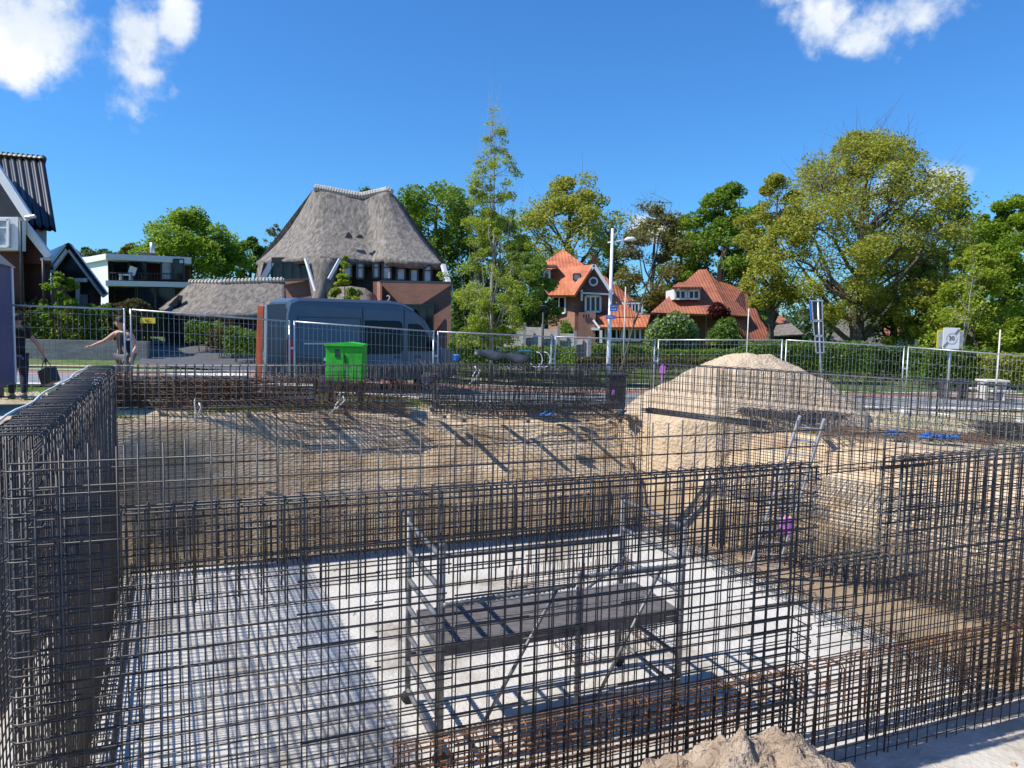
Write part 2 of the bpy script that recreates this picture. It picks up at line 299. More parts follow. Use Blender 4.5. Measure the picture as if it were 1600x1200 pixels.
# ------------------------------------------------------------------ ground
def axis(lo, hi, st, far):
    a = list(np.arange(lo, hi + 1e-6, st)); s = st; x = hi
    while x < far: s *= 1.35; x += s; a.append(x)
    s = st; x = lo
    while x > -far: s *= 1.35; x -= s; a.insert(0, x)
    return a
def make_ground():
    xs = axis(-14, 20, .17, 900); ys = axis(.2, 27, .17, 900); nx, ny = len(xs), len(ys)
    vs = []; 
    for y in ys:
        for x in xs: vs.append((x, y, H(x, y)))
    fs = []; mi = []
    for j in range(ny - 1):
        for i in range(nx - 1):
            a = j * nx + i; fs.append((a, a + 1, a + nx + 1, a + nx)); x = (xs[i] + xs[i + 1]) / 2; y = (ys[j] + ys[j + 1]) / 2
            t, (tb, tl, tn, tr) = pit(x, y); nn = noise.noise(Vector((x * .35, y * .35, 3))) * 1.6 + noise.noise(Vector((x * 2, y * 2, 3))) * .5
            zc = vs[j * nx + i][2]
            if t < 1 or max(tn, tr) < 1.25 and tb < 1 and tl < 1: m = 0
            elif y + nn > 19.5 + .19 * x + (3.5 if x > -3 else 0): m = 2
            else: m = 1
            mi.append(m)
    me = bpy.data.meshes.new('ground'); me.from_pydata(vs, [], fs)
    for m in (M_sand, M_site, M_lawn, M_damp_shade): me.materials.append(m)
    me.polygons.foreach_set('material_index', mi); me.polygons.foreach_set('use_smooth', [True] * len(mi)); me.update()
    o = bpy.data.objects.new('ground', me); sc.collection.objects.link(o); struct(o)
make_ground()
def flat_sheet(name, P, z, m, thick=.05):
    b = MB(); b.prism([L(u, v, z) for u, v in P][::-1], (0, 0, -thick)); return struct(b.build(name, m))
flat_sheet('pit_floor', [(-.75, -2.2), (13.6, -2.2), (13.6, .35), (10.85, .45), (10.7, 8.95), (-.6, 8.95)], FZ, M_floor, .12)
def strip(name, p0, p1, w, dz, m):   # a band that follows the ground
    p0 = Vector(p0); p1 = Vector(p1); d = (p1 - p0).normalized(); n = Vector((-d.y, d.x)); k = 60; rows = []
    for s in (-.5, -.17, .17, .5):
        rows.append([Vector((*(p0 + (p1 - p0) * (i / k) + n * w * s), 0)) for i in range(k + 1)])
    for r_ in rows:
        for q in r_: q.z = max(G(q.x, q.y), G(q.x, q.y + .5)) + dz
    b = MB(); b.grid(rows); return struct(b.build(name, m, smooth=True))
RDIR = Vector((math.cos(R(9)), math.sin(R(9)))); RNM = Vector((-RDIR.y, RDIR.x)); RC = Vector((-13, 20.9))
def rp(a, b): q = RC + RDIR * a + RNM * b; return (q.x, q.y)
strip('road', rp(-60, 0), rp(90, 0), 3.4, .05, M_road)
strip('cycle_path', rp(-60, 2.45), rp(90, 2.45), 1.5, .055, M_redpath)
strip('road_edge_line', rp(-60, 1.62), rp(90, 1.62), .14, .062, M_white)
strip('pavement', rp(-60, -2.15), rp(90, -2.15), .5, .09, M_conc)
strip('kerb', rp(-60, 3.35), rp(90, 3.35), .28, .10, M_conc)
strip('pavement_strip', rp(-60, 6.1), rp(20, 6.1), .7, .05, M_dsand)
def drape(name, pts, dz, m, n=14):
    a, b_, c, d = [Vector((*p, 0)) for p in pts]; rows = []
    for i in range(n + 1):
        row = []
        for j in range(n + 1):
            s, t = i / n, j / n; q = a.lerp(b_, s).lerp(d.lerp(c, s), t); q.z = G(q.x, q.y) + dz; row.append(q)
        rows.append(row)
    b = MB(); b.grid(rows); return struct(b.build(name, m, smooth=True))
drape('driveway', [(X(215, 27.5), 27.5), (X(420, 25), 25), (X(410, 37.5), 37.5), (X(225, 40), 40)], .07, M_asph)
# ------------------------------------------------------------------ rebar
def jit(s): return rnd.uniform(-s, s)
def matmesh(b, P0, D, length, z0, z1, sv=.15, sh=.125, r=.006, off=None, n=5, lean=.007, tips=.06, lap=0, hz0=None, hz1=None):
    """vertical bars and, just beside them, horizontal bars; D unit Vector along the wall"""
    nrm = Vector((-D.y, D.x, 0)); off = 2.1 * r if off is None else off
    k = int(length / sv)
    for i in range(k + 1):
        p = P0 + D * (i * sv + jit(.012)) ; zt = z1 + jit(tips * .4)
        q = p + D * jit(lean * 2) + nrm * jit(lean)
        p = Vector((p.x, p.y, z0 + jit(.01))); q = Vector((q.x, q.y, zt)); b.tube(p, q, r, n)
        if lap and i % 1 == 0:
            e = D * (2.1 * r); b.tube(p + e, Vector((p.x, p.y, z0 + lap + jit(.03))) + e, r, n)
    a0 = z0 if hz0 is None else hz0; a1 = (z1 - tips) if hz1 is None else hz1; z = a0 + .05
    while z < a1:
        zz = z + jit(.008); p = P0 + nrm * off - D * abs(jit(.04)); q = P0 + D * length + nrm * off + D * abs(jit(.04))
        m1 = p.lerp(q, .5); b.path([Vector((p.x, p.y, zz)), Vector((m1.x, m1.y, zz + jit(.008))), Vector((q.x, q.y, zz + jit(.008)))], r, n)
        z += sh
    return b
def laps(b, P0, D, spots, z0, z1, sh, r, off, ln=.62):
    nrm = Vector((-D.y, D.x, 0))
    for s in spots:
        z = z0 + .07
        while z < z1:
            a = P0 + D * (s + jit(.02)) + nrm * off; c = a + D * (ln + jit(.03)); zz = z + .014
            b.tube(Vector((a.x, a.y, zz)), Vector((c.x, c.y, zz + jit(.006))), r * 1.15, 5); z += sh
def hairpin(P, N, w, leg, r=.0065, n=6):
    """a U bar over the top of a wall, P = crown point above the first layer, N across the wall"""
    b = MB(); P = Vector(P); q = P + N * w; c = .035
    b.path([P - Vector((0, 0, leg)), P - Vector((0, 0, c)), P - Vector((0, 0, c * .3)) + N * c * .3, P + N * c, q - N * c, q - Vector((0, 0, c * .3)) - N * c * .3, q - Vector((0, 0, c)), q - Vector((0, 0, leg))], r, n)
    return b
def caps(parent, spots, P, N, w, leg, m, r=.0065):
    """linked copies of one U bar"""
    p0 = spots[0]; b = hairpin(P, N, w, leg, r); first = None
    for i, dv in enumerate(spots):
        if first is None: first = b.build('cap_bar', m, parent, smooth=True); first.location = dv; continue
        c = first.copy(); c.parent = parent; c.location = dv + Vector((jit(.008), jit(.008), jit(.008))); c.rotation_euler = (0, 0, 0); sc.collection.objects.link(c)
D_l = (V * 8.7 - U * .50).normalized(); LW = lambda a, v, z: L(a + .48 - .0575 * v, v, z)
D_u, D_v, D_r = U.copy(), V.copy(), (U * RD[0] + V * RD[1]).normalized()
N_r = (U * RN[0] + V * RN[1]).normalized()
Z0 = FZ + .01
# near wall
t = thing('rebar_wall_cage', 'tall grey rebar wall cage nearest the camera, crossing the whole foreground', 'rebar cage', L(.25, 0, FZ))
b = MB(); matmesh(b, L(.36, 0), D_u, 6.74, Z0, .97, .15, .125, .0062, hz1=.30, lap=0)
z = .36
while z < .93: b.tube(L(.36, .014, z), L(7.15, .014, z + jit(.01)), .0068, 5); b.tube(L(.36, .03, z - .05), L(2.0, .03, z - .055), .006, 5); z += .165
matmesh(b, L(8.25, 0), D_u, 5.0, Z0, .46, .15, .125, .0062)
matmesh(b, L(7.2, 0), D_u, 1.0, Z0, -.54, .15, .125, .0062)
matmesh(b, L(7.2, 0), D_u, 1.05, .40, .97, .15, .17, .0062)
b.tube(L(7.1, .03, .40), L(9.4, .03, .46), .007, 5); b.tube(L(7.0, .03, .47), L(9.0, .03, .5), .007, 5)
laps(b, L(0, 0), D_u, (2.15, 3.35, 4.9, 6.35, 9.3), Z0 + .5, .3, .25, .0062, -.016)
b.build('outer_mesh', M_rebar, t, smooth=True)
b = MB(); matmesh(b, L(.4, .28), D_u, .65, Z0, .9, .15, .125, .0062, lap=.8)
matmesh(b, L(1.05, .28), D_u, 6.0, Z0, .46, .15, .125, .0062, lap=.85)
matmesh(b, L(3.3, .255), D_u, 3.75, Z0, .44, .15, .5, .0058, lean=.01)
matmesh(b, L(8.33, .255), D_u, 4.9, Z0, .42, .15, .5, .0058, lean=.01)
matmesh(b, L(8.25, .28), D_u, 5.0, Z0, .46, .15, .125, .0062, lap=.85)
matmesh(b, L(7.2, .28), D_u, 1.0, Z0, -.54, .15, .125, .0062, lap=.85)
laps(b, L(0, .28), D_u, (2.8, 4.1, 5.6, 9.9), Z0 + .4, .3, .25, .0062, .03)
b.build('inner_mesh', M_rebar, t, smooth=True)
b = MB()
for (a, c, zz) in ((1.0, 7.12, .49), (8.22, 13.2, .49), (7.15, 8.25, -.52)):
    for q, dz in ((.03, 0), (.14, .004), (.25, 0), (.03, -.05), (.25, -.05), (.10, -.02)): b.tube(L(a, q, zz - .015 + dz), L(c, q, zz - .012 + dz), .0075, 5)
b.build('top_bars', M_rebar, t, smooth=True)
caps(t, [D_u * (i * .15) for i in range(41)], L(1.0, -.012, .50), V, .305, .78, M_rebar)
P = []; i = 0
while i * .15 < 3.6: P.append(D_u * (i * .15)); i += 1
first = hairpin(L(8.28, -.012, .50), V, .305, .78).build('cap_bar', M_rebar, t, smooth=True)
for q in P[1:]:
    c = first.copy(); c.parent = t; c.location = q; sc.collection.objects.link(c)
first = hairpin(L(7.22, -.012, -.51), V, .305, .5).build('cap_bar', M_rebar, t, smooth=True)
for k in range(1, 7):
    c = first.copy(); c.parent = t; c.location = D_u * (.15 * k); sc.collection.objects.link(c)
# end loops that close the wall at the corner and at the opening
def loop_bar(u0, u1, z):
    s = 1 if u1 > u0 else -1; c = .04 * s
    return MB().path([L(u1, -.02, z), L(u0 + c, -.02, z), L(u0, .02, z), L(u0, .26, z), L(u0 + c, .30, z), L(u1, .30, z)], .0068, 6)
for (u0, u1, z, n_) in ((.33, .95, -2.5, 23), (7.12, 6.3, -2.5, 20), (8.2, 8.95, -.42, 6)):
    first = None
    for k in range(n_):
        if first is None: first = loop_bar(u0, u1, z).build('end_loop', M_rebar, t, smooth=True)
        else: c = first.copy(); c.parent = t; c.location = Vector((0, 0, k * .15 + jit(.02))); sc.collection.objects.link(c)
for (uu, vv) in ((.37, .03), (.37, .25), (.42, .14), (7.08, .03), (7.08, .25), (8.24, .03), (8.24, .25), (.62, .02), (.62, .27)):
    b = MB(); b.tube(L(uu, vv, Z0), L(uu + .01, vv, .5 if uu > 1 else .86), .009, 6); b.build('corner_bar', M_rebar, t, smooth=True)
b = MB()
for _k in range(420):
    uu = .36 + .15 * rnd.randrange(0, 84); zz = Z0 + .05 + .125 * rnd.randrange(0, 24); vv = rnd.choice((-.012, .27)); p = L(uu, vv, zz)
    if 7.1 < uu < 8.2: continue
    b.path([p + Vector((jit(.015), -.008, .014)), p + Vector((.012, -.014, 0)), p + Vector((-.010, -.012, -.012)), p + Vector((jit(.03), -.03, jit(.03)))], .0022, 3)
b.build('tie_wires', M_rebar, t)
# left wall
t = thing('rebar_wall_cage', 'long dark rebar wall cage along the left side, seen almost edge-on', 'rebar cage', L(-.3, .4, FZ))
b = MB(); matmesh(b, L(.50, .35), D_l, 8.35, Z0, .94, .12, .125, .0062, lap=.9); b.build('inner_mesh', M_rebar, t, smooth=True)
b = MB(); matmesh(b, L(.16, .35), D_l, 8.35, Z0, .94, .12, .125, .0062, lap=.9); b.build('outer_mesh', M_rebar, t, smooth=True)
b = MB()
for q in (-.30, -.24, -.16, -.08, -.01): b.tube(LW(q, .35, .96), LW(q, 8.8, .97), .0075, 5)
for k in range(14): b.tube(LW(-.02 - .022 * (k % 3), .4, .9 - .05 * k), LW(-.02 - .022 * (k % 3), 8.7, .9 - .05 * k), .007, 5)
b.build('top_bars', M_rebar, t, smooth=True)
caps(t, [D_l * (i * .10) for i in range(84)], LW(-.33, .4, .99), U, .36, .62, M_rebar)
b = MB()
for k in range(62): b.tube(LW(-.58 + jit(.02), .3 + k * .14, -1.2), LW(-.58 + jit(.02), .3 + k * .14, .80 + jit(.03)), .0075, 5)
for zz in (.3, 0, -.4, -.8): b.tube(LW(-.565, .2, zz), LW(-.565, 8.9, zz), .007, 5)
b.build('starter_bars', M_rebar, t, smooth=True)
b = MB(); b.path([LW(-.33 + .012 * math.sin(k * 1.7), .5 + k * .42, 1.012 + .01 * math.sin(k)) for k in range(20)], .011, 6)
tag(b.build('white_cable', M_white, at=L(-.33, .5, 1.01), smooth=True), 'thin white cable lying along the top edge of the left rebar wall', 'cable')
# back wall
t = thing('rebar_wall_cage', 'long rebar wall cage across the back of the pit before the sand bank', 'rebar cage', L(0, 8.65, FZ))
b = MB(); matmesh(b, L(0, 8.62), D_u, 10.5, Z0, 1.0, .115, .125, .0055, lap=.8, tips=.07); b.build('inner_mesh', M_rebar, t, smooth=True)
b = MB(); matmesh(b, L(0, 8.90), D_u, 10.5, Z0, 1.0, .115, .125, .0055, lap=.8, tips=.07)
laps(b, L(0, 8.88), D_u, (3.0, 5.6, 8.4), Z0 + .7, .9, .15, .0062, -.02, 1.0); b.build('outer_mesh', M_rebar, t, smooth=True)
b = MB()
for q in (8.64, 8.72, 8.8, 8.88): b.tube(L(-.1, q, .985), L(10.5, q, .985), .0075, 5)
b.build('top_bars', M_rebar, t, smooth=True)
caps(t, [D_u * (i * .15) for i in range(70)], L(.05, 8.60, 1.01), V, .32, .6, M_rebar)
# right skew wall with its gap next to the back corner
t = thing('rebar_wall_cage', 'skewed rebar wall cage on the right side with a wide doorway gap', 'rebar cage', L(RA[0], RA[1], FZ))
A = L(*RA); GAP = 2.0
b = MB(); matmesh(b, A + D_r * GAP, D_r, _rl - GAP, Z0, 1.02, .10, .11, .006, lap=.8); matmesh(b, A, D_r, GAP, -.05, 1.02, .15, .16, .006); b.build('inner_mesh', M_rebar, t, smooth=True)
b = MB(); A2 = A + N_r * .28
matmesh(b, A2 + D_r * GAP, D_r, _rl - GAP, Z0, 1.02, .10, .11, .006, lap=.8); matmesh(b, A2, D_r, GAP, -.05, 1.02, .15, .16, .006); b.build('outer_mesh', M_rebar, t, smooth=True)
b = MB()
for q in (.02, .09, .18, .26):
    a = A + N_r * q; b.tube(a + Vector((0, 0, 1.03)), a + D_r * _rl + Vector((0, 0, 1.03)), .008, 5)
    for zz in (-.08, -.04, .0): b.tube(a + Vector((0, 0, zz)), a + D_r * (GAP + 1.0) + Vector((0, 0, zz)), .008, 5)
for q in (0, .28):
    for s in (GAP, GAP + .06, .0, .06): a = A + N_r * q + D_r * s; b.tube(a + Vector((0, 0, Z0)), a + Vector((0, 0, 1.0)), .009, 5)
b.build('top_bars', M_rebar, t, smooth=True)
caps(t, [D_r * (i * .15) for i in range(59)], A - N_r * .02 + Vector((0, 0, 1.055)), N_r, .32, .62, M_rebar)
# low starter cages
def low_cage(label, P0, D, length, h, m, w=.25, sv=.15, group=None, messy=.03, name='starter_cage', rows=4, r=.006):
    N = Vector((-D.y, D.x, 0)); t = thing(name, label, 'rebar cage', tuple(P0 + Vector((0, 0, FZ))), group)
    b = MB(); k = int(length / sv)
    for i in range(k + 1):
        p = P0 + D * (i * sv + jit(messy)) + Vector((0, 0, Z0)); q = p + N * (w + jit(messy)) ; hh = h + jit(messy * 1.2); e = D * jit(messy)
        b.path([p, p + Vector((0, 0, hh - .03)) + e, p + Vector((0, 0, hh)) + N * .03 + e, q + Vector((0, 0, hh)) - N * .03 + e, q + Vector((0, 0, hh - .03)) + e, q], r, 5)
    b.build('stirrups', m, t, smooth=True); b = MB()
    for j in range(rows):
        zz = Z0 + h * (j + 1) / rows - .01
        for q in (.012, w - .012, w * .5): b.tube(P0 + N * q + Vector((0, 0, zz)), P0 + N * q + D * length + Vector((0, 0, zz + jit(.02))), r * 1.15, 5)
    b.build('long_bars', m, t, smooth=True); return t
low_cage('low rusty starter cage running along the foot of the nearest rebar wall', L(3.0, .42), D_u, 10.4, .84, M_rust, .2, .11, rows=4, r=.008)
low_cage('knee-high tangle of grey starter bars along the right edge of the white floor', L(10.45, .5), D_v, 8.0, .32, M_rebar, .22, .10, messy=.05, rows=2)
low_cage('low grey starter bars along the back edge of the white floor', L(.1, 8.35), D_u, 10.2, .26, M_rebar, .16, .09, messy=.03, rows=2)
low_cage('low dark starter bars along the foot of the left wall', L(.72, .6), D_l, 7.6, .3, M_rebar, .18, .12, messy=.03, rows=2)
def starter_box(label, u0, v0, w, d, h, name='starter_box', sv=.1):
    t = thing(name, label, 'rebar cage', tuple(L(u0, v0, FZ))); b = MB()
    for a, c, D, ln in ((L(u0, v0), L(u0 + w, v0), D_u, w), (L(u0, v0 + d), 0, D_u, w), (L(u0, v0), 0, D_v, d), (L(u0 + w, v0), 0, D_v, d)):
        matmesh(b, a, D, ln, Z0, FZ + h, sv, .14, .0065, lean=.012, tips=.12)
    b.build('starter_bars', M_rust, t, smooth=True)
starter_box('rusty square cage of starter bars standing on the floor behind the scaffold', 6.0, 2.95, 1.25, 1.25, .62)
starter_box('row of short rusty starter bars far behind the scaffold platform', 6.2, 5.75, 2.3, .25, .42)
# scaffold tower
t = thing('mobile_scaffold', 'grey alloy scaffold tower with timber platform standing on the white pit floor', 'scaffold', tuple(L(3.68, 1.45, FZ)))
su0, su1, sv0, sv1 = 3.68, 6.55, 1.42, 2.77
def ribbed(b, p, q, r=.032, step=.055):
    p = Vector(p); q = Vector(q); n = max(2, int((q - p).length / step)); pts = []; rr = []
    for i in range(n * 2 + 1): pts.append(p.lerp(q, i / (2 * n))); rr.append(r * (1.0 if i % 2 else .66))
    b.path(pts, rr, 8)
for uu in (su0, su1):
    for vv in (sv0, sv1): b = MB(); b.tube(L(uu, vv, FZ + .14), L(uu, vv, -.37), .034, 10); b.cyl(L(uu, vv, -.43), .04, .07, 10); b.build('upright_post', M_scaf, t, smooth=True)
    b = MB()
    for k in range(7 if uu == su0 else 6):
        z = -.52 - k * .335 if uu == su0 else -.45 - k * .38
        ribbed(b, L(uu, sv0, z), L(uu, sv1, z))
    b.build('rungs', M_scaf, t, smooth=True)
b = MB(); ribbed(b, L(su0, sv0 - .05, -.99), L(5.15, sv0 - .05, -.95)); ribbed(b, L(5.2, sv0 - .05, -.87), L(su1, sv0 - .05, -.87)); b.tube(L(su0, sv1, -.95), L(su1, sv1, -.95), .022, 8); b.build('guard_rail', M_scaf, t, smooth=True)
b = MB(); ribbed(b, L(su0, sv0 - .05, -2.33), L(5.15, sv0 - .05, -2.33)); ribbed(b, L(5.2, sv0 - .05, -2.25), L(su1, sv0 - .05, -2.24)); b.tube(L(su0, sv1, -2.1), L(su1, sv1, -2.1), .022, 8); b.build('base_rail', M_scaf, t, smooth=True)
b = MB(); ribbed(b, L(5.2, sv0 - .05, -2.40), L(5.2, sv0 - .05, -.80), .036); b.build('centre_post', M_scaf, t, smooth=True)
b = MB(); b.tube(L(4.95, sv0 - .02, -.98), L(4.15, sv0 - .02, -2.3), .02, 8); b.tube(L(6.25, sv0 - .02, -.9), L(5.5, sv0 - .02, -2.22), .02, 8); b.tube(L(6.5, sv1, -1.3), L(5.2, sv1, -2.1), .02, 8); b.build('diagonal_brace', M_scaf, t, smooth=True)
for k in range(2):
    b = MB(); vv = sv0 + .08 + k * .44
    b.box(L((su0 + su1) / 2, vv + .19, -1.435), (su1 - su0 - .02, .425, .03), R(22)); b.build('platform_board', M_plank, t, bevel=.004)
b = MB()
for vv in (sv0 + .05, sv0 + .97): b.box(L((su0 + su1) / 2, vv, -1.49), (su1 - su0, .045, .13), R(22))
for k in range(5): b.box(L(su0 + .05 + k * .69, sv0 + .5, -1.50), (.05, .9, .05), R(22))
b.build('platform_beam', M_scaf, t)
for uu in (su0, su1):
    for vv in (sv0, sv1):
        b = MB(); c = L(uu, vv, FZ + .08); b.path([c - V * .025, c + V * .025], .078, 16); b.build('castor_wheel', M_rubber, t, smooth=True)
# ladder
t = thing('ladder', 'silver aluminium ladder leaning out of the pit beside the doorway gap', 'ladder', tuple(W(1185, 905, 13.2)))
p1, p2 = W(1168, 900, 13.4), W(1250, 650, 12.4); q1, q2 = W(1212, 905, 13.3), W(1288, 655, 12.3)
p1.z = q1.z = FZ + .0
for a, c in ((p1, p2), (q1, q2)): b = MB(); b.beam(a, c, .035, .07, up=(0, 1, 0)); b.build('side_rail', M_ladder, t, bevel=.003)
for k in range(12): f = .06 + k * .08; b = MB(); b.tube(p1.lerp(p2, f), q1.lerp(q2, f), .015, 8); b.build('rung', M_ladder, t, smooth=True)
# pink rag by the ladder
b = MB(); c = W(1228, 822, 11.9); rows = []
for i in range(7):
    rows.append([c + Vector((.09 * (j - 2.5) / 2.5 + jit(.012), jit(.03), .14 * (3 - i) / 3 + jit(.01))) for j in range(6)])
b.grid(rows); o = b.build('work_glove', M_pink, at=c, smooth=True); o.modifiers.new('s', 'SOLIDIFY').thickness = .03; tag(o, 'small mauve work glove hanging on the bars beside the ladder', 'glove')
# ------------------------------------------------------------------ earth heaps
def heap(name, label, cx, cy, rx, ry, zb, zt, m, n=70, rough=.25, pk=1.0, seed=0, flat=0, lump=3.0, rz=0, fine=.0):
    b = MB(); rows = []
    for i in range(n + 1):
        row = []
        for j in range(n + 1):
            x, y = (i / n * 2 - 1) * 1.15, (j / n * 2 - 1) * 1.15; d = math.hypot(x, y); wob = 1 + .16 * noise.noise(Vector((x * 1.6, y * 1.6, seed)))
            h = max(0, 1 - (d / wob)) ; h = min(h, 1 - flat) / (1 - flat); h = h ** pk
            X_, Y_ = x * rx, y * ry; X_, Y_ = X_ * math.cos(rz) - Y_ * math.sin(rz), X_ * math.sin(rz) + Y_ * math.cos(rz)
            nn = noise.fractal(Vector((X_ * lump, Y_ * lump, seed)), .9, 2.1, 6) * rough * min(1, h * 4)
            f2 = abs(noise.noise(Vector((X_ * 9, Y_ * 9, seed + 3)))) * fine * min(1, h * 4)
            hb = H(cx + X_, cy + Y_); row.append(Vector((cx + X_, cy + Y_, max(hb - .05, (zb + (zt - zb) * h + nn + f2) if h > 0 else -9) if h > 0 else hb - .08)))
        rows.append(row)
    b.grid(rows[::-1]); o = b.build(name, m, at=(cx, cy, zb), smooth=True); return tag(o, label, 'earth heap')
heap('sand_pile', 'large pale sand pile with a rounded flat top standing before the fence', 6.25, 19.3, 3.3, 2.1, -.55, 1.17, M_dsand, 130, .06, .66, 2, .16, 1.6, fine=.05)
heap('dirt_heap', 'lumpy heap of loose brown sand in the bottom foreground', 1.50, 3.95, 2.6, 1.9, -2.6, -.58, M_heap, 200, .20, .9, 5, .10, 3.4, fine=.10)
# clods of sand broken off the two heaps
b = MB(); gg = random.Random(3)
for k in range(620):
    if k < 480: a, r_ = gg.uniform(0, 6.28), gg.uniform(.2, 1.5); x, y = 1.5 + math.cos(a) * r_, 3.95 + math.sin(a) * r_
    else: u_, v_ = gg.uniform(9, 13), gg.uniform(-1.9, -.4); q = L(u_, v_); x, y = q.x, q.y
    if k < 480:
        d = math.hypot((x - 1.5) / 2.45, (y - 3.95) / 1.9); z = -2.6 + 2.0 * max(0, 1 - d) ** .9 * 1.08
    else: z = FZ
    s_ = gg.uniform(.012, .05); n0 = len(b.v)
    for dx, dy, dz in ((1, 0, 0), (-1, 0, 0), (0, 1, 0), (0, -1, 0), (0, 0, 1), (0, 0, -1)): f = s_ * gg.uniform(.6, 1.3); b.v.append((x + dx * f, y + dy * f, z + dz * f * .8))
    for f in ((0, 2, 4), (2, 1, 4), (1, 3, 4), (3, 0, 4), (2, 0, 5), (1, 2, 5), (3, 1, 5), (0, 3, 5)): b.f.append(tuple(n0 + i for i in f))
o = b.build('sand_clods', M_heap); o['kind'] = 'stuff'; o['label'] = 'small clods of sand strewn on the dirt heap and the floor'
# ------------------------------------------------------------------ mesh fence panels
def fence_panel(label, p, q, zt, zt2, blocks=True, name='mesh_fence'):
    p = Vector((p[0], p[1], zt - 2.0)); q = Vector((q[0], q[1], zt2 - 2.0)); d = q - p; n = Vector((-d.y, d.x, 0)).normalized(); g = d.normalized() * .06; p2, q2 = p + g, q - g
    t = thing(name, label, 'fence panel', tuple(p), 'steel mesh panels of the site fence'); up = Vector((0, 0, 1)); b = MB()
    b.tube(p2, p2 + up * 2, .021, 8); b.tube(q2, q2 + up * 2, .021, 8); b.tube(p2 + up * 1.98, q2 + up * 1.98, .018, 8); b.tube(p2 + up * .15, q2 + up * .15, .018, 8); b.build('frame', M_galv, t, smooth=True)
    b = MB(); k = 32
    for i in range(1, k): a = p2.lerp(q2, i / k); b.tube(a + up * .15, a + up * 1.98, .0028, 4)
    for h in (.4, .75, 1.15, 1.55, 1.85): b.tube(p2 + up * h, q2 + up * h, .0028, 4)
    b.build('wire_mesh', M_galv, t)
    b = MB(); b.box(p + up * 1.35, (.12, .05, .05)); b.build('clamp', M_galv, t, bevel=.005)
    b = MB(); b.box((p.x, p.y, G(p.x, p.y) + .07), (.22, .66, .14)); b.build('concrete_foot', M_conc, t, bevel=.01)
FJ = [(-120, 470, 14.1), (199, 482, 15.5), (456, 501, 17.5), (681, 517, 19.1), (865, 525, 20.5), (1026, 530, 21.9), (1226, 530, 21.0), (1416, 541, 21.4), (1612, 556, 19.9), (1800, 566, 17.9)]
FL = ['leftmost mesh fence panel, behind the person with two bags', 'mesh fence panel between the man in the tank top and the green cabinet', 'mesh fence panel directly in front of the dark blue van',
      'mesh fence panel right of the van in front of the slim birch', 'mesh fence panel crossed by the white lamp post', 'mesh fence panel right behind the sand pile', 'mesh fence panel in front of the tilted sign boards', 'mesh fence panel in front of the end of 30 zone sign', 'rightmost mesh fence panel at the edge of the view']
for i in range(9):
    a, c = W(*FJ[i]), W(*FJ[i + 1]); fence_panel(FL[i], a, c, a.z, c.z)
# ------------------------------------------------------------------ blue site wagon
t = thing('site_wagon', 'dark blue site wagon with a grey roof at the left edge', 'site wagon', tuple(L(-4.4, 11.1, 0)))
b = MB(); b.prism([L(-2.21, 12.2, .43), L(-2.21, 10.5, .43), L(-7.0, 10.5, .43), L(-7.0, 12.2, .43)], (0, 0, 2.35)); b.build('body', M_wagon, t, bevel=.02)
b = MB(); b.prism([L(-2.14, 10.43, 2.78), L(-2.14, 12.28, 2.78), L(-2.14, 11.0, 2.97)], -U * 5.1); b.build('roof', M_galv, t)
b = MB(); b.beam(L(-2.20, 12.19, .43), L(-2.20, 12.19, 2.78), .05, .05); b.build('edge_trim', M_white, t)
b = MB(); b.prism([L(-2.35, 12.0, .18), L(-2.35, 10.6, .18), L(-6.9, 10.6, .18), L(-6.9, 12.0, .18)], (0, 0, .25)); b.build('chassis', M_black, t)
for uu in (-3.2, -5.8):
    for vv in (10.7, 11.9): b = MB(); b.path([L(uu, vv - .1, .33), L(uu, vv + .1, .33)], .33, 20); b.build('wheel', M_rubber, t, smooth=True)
b = MB(); b.box(L(-2.2, 11.0, 1.5), (.02, .3, .05), R(22)); b.build('door_handle', M_black, t)
# ------------------------------------------------------------------ people
def skin_mesh(name, pts, edges, m, parent, sub=2, root=0):
    """pts: list of (Vector, radius x, radius y)"""
    off = OFF[parent.name] if parent else Vector((0, 0, 0)); me = bpy.data.meshes.new(name)
    me.from_pydata([tuple(Vector(p[0]) - off) for p in pts], edges, []); me.materials.append(m)
    o = bpy.data.objects.new(name, me); sc.collection.objects.link(o); OFF[o.name] = off
    if parent: o.parent = parent
    import bmesh
    bm = bmesh.new(); bm.from_mesh(me); ly = bm.verts.layers.skin.verify(); bm.verts.ensure_lookup_table()
    for i, p in enumerate(pts): d = bm.verts[i][ly]; d.radius = (p[1], p[2] if len(p) > 2 else p[1]); d.use_root = (i == root)
    bm.to_mesh(me); bm.free()
    s = o.modifiers.new('skin', 'SKIN'); s.use_smooth_shade = True; s.branch_smoothing = .6; sb = o.modifiers.new('sub', 'SUBSURF'); sb.levels = sub; sb.render_levels = sub
    return o
TH = 1.0
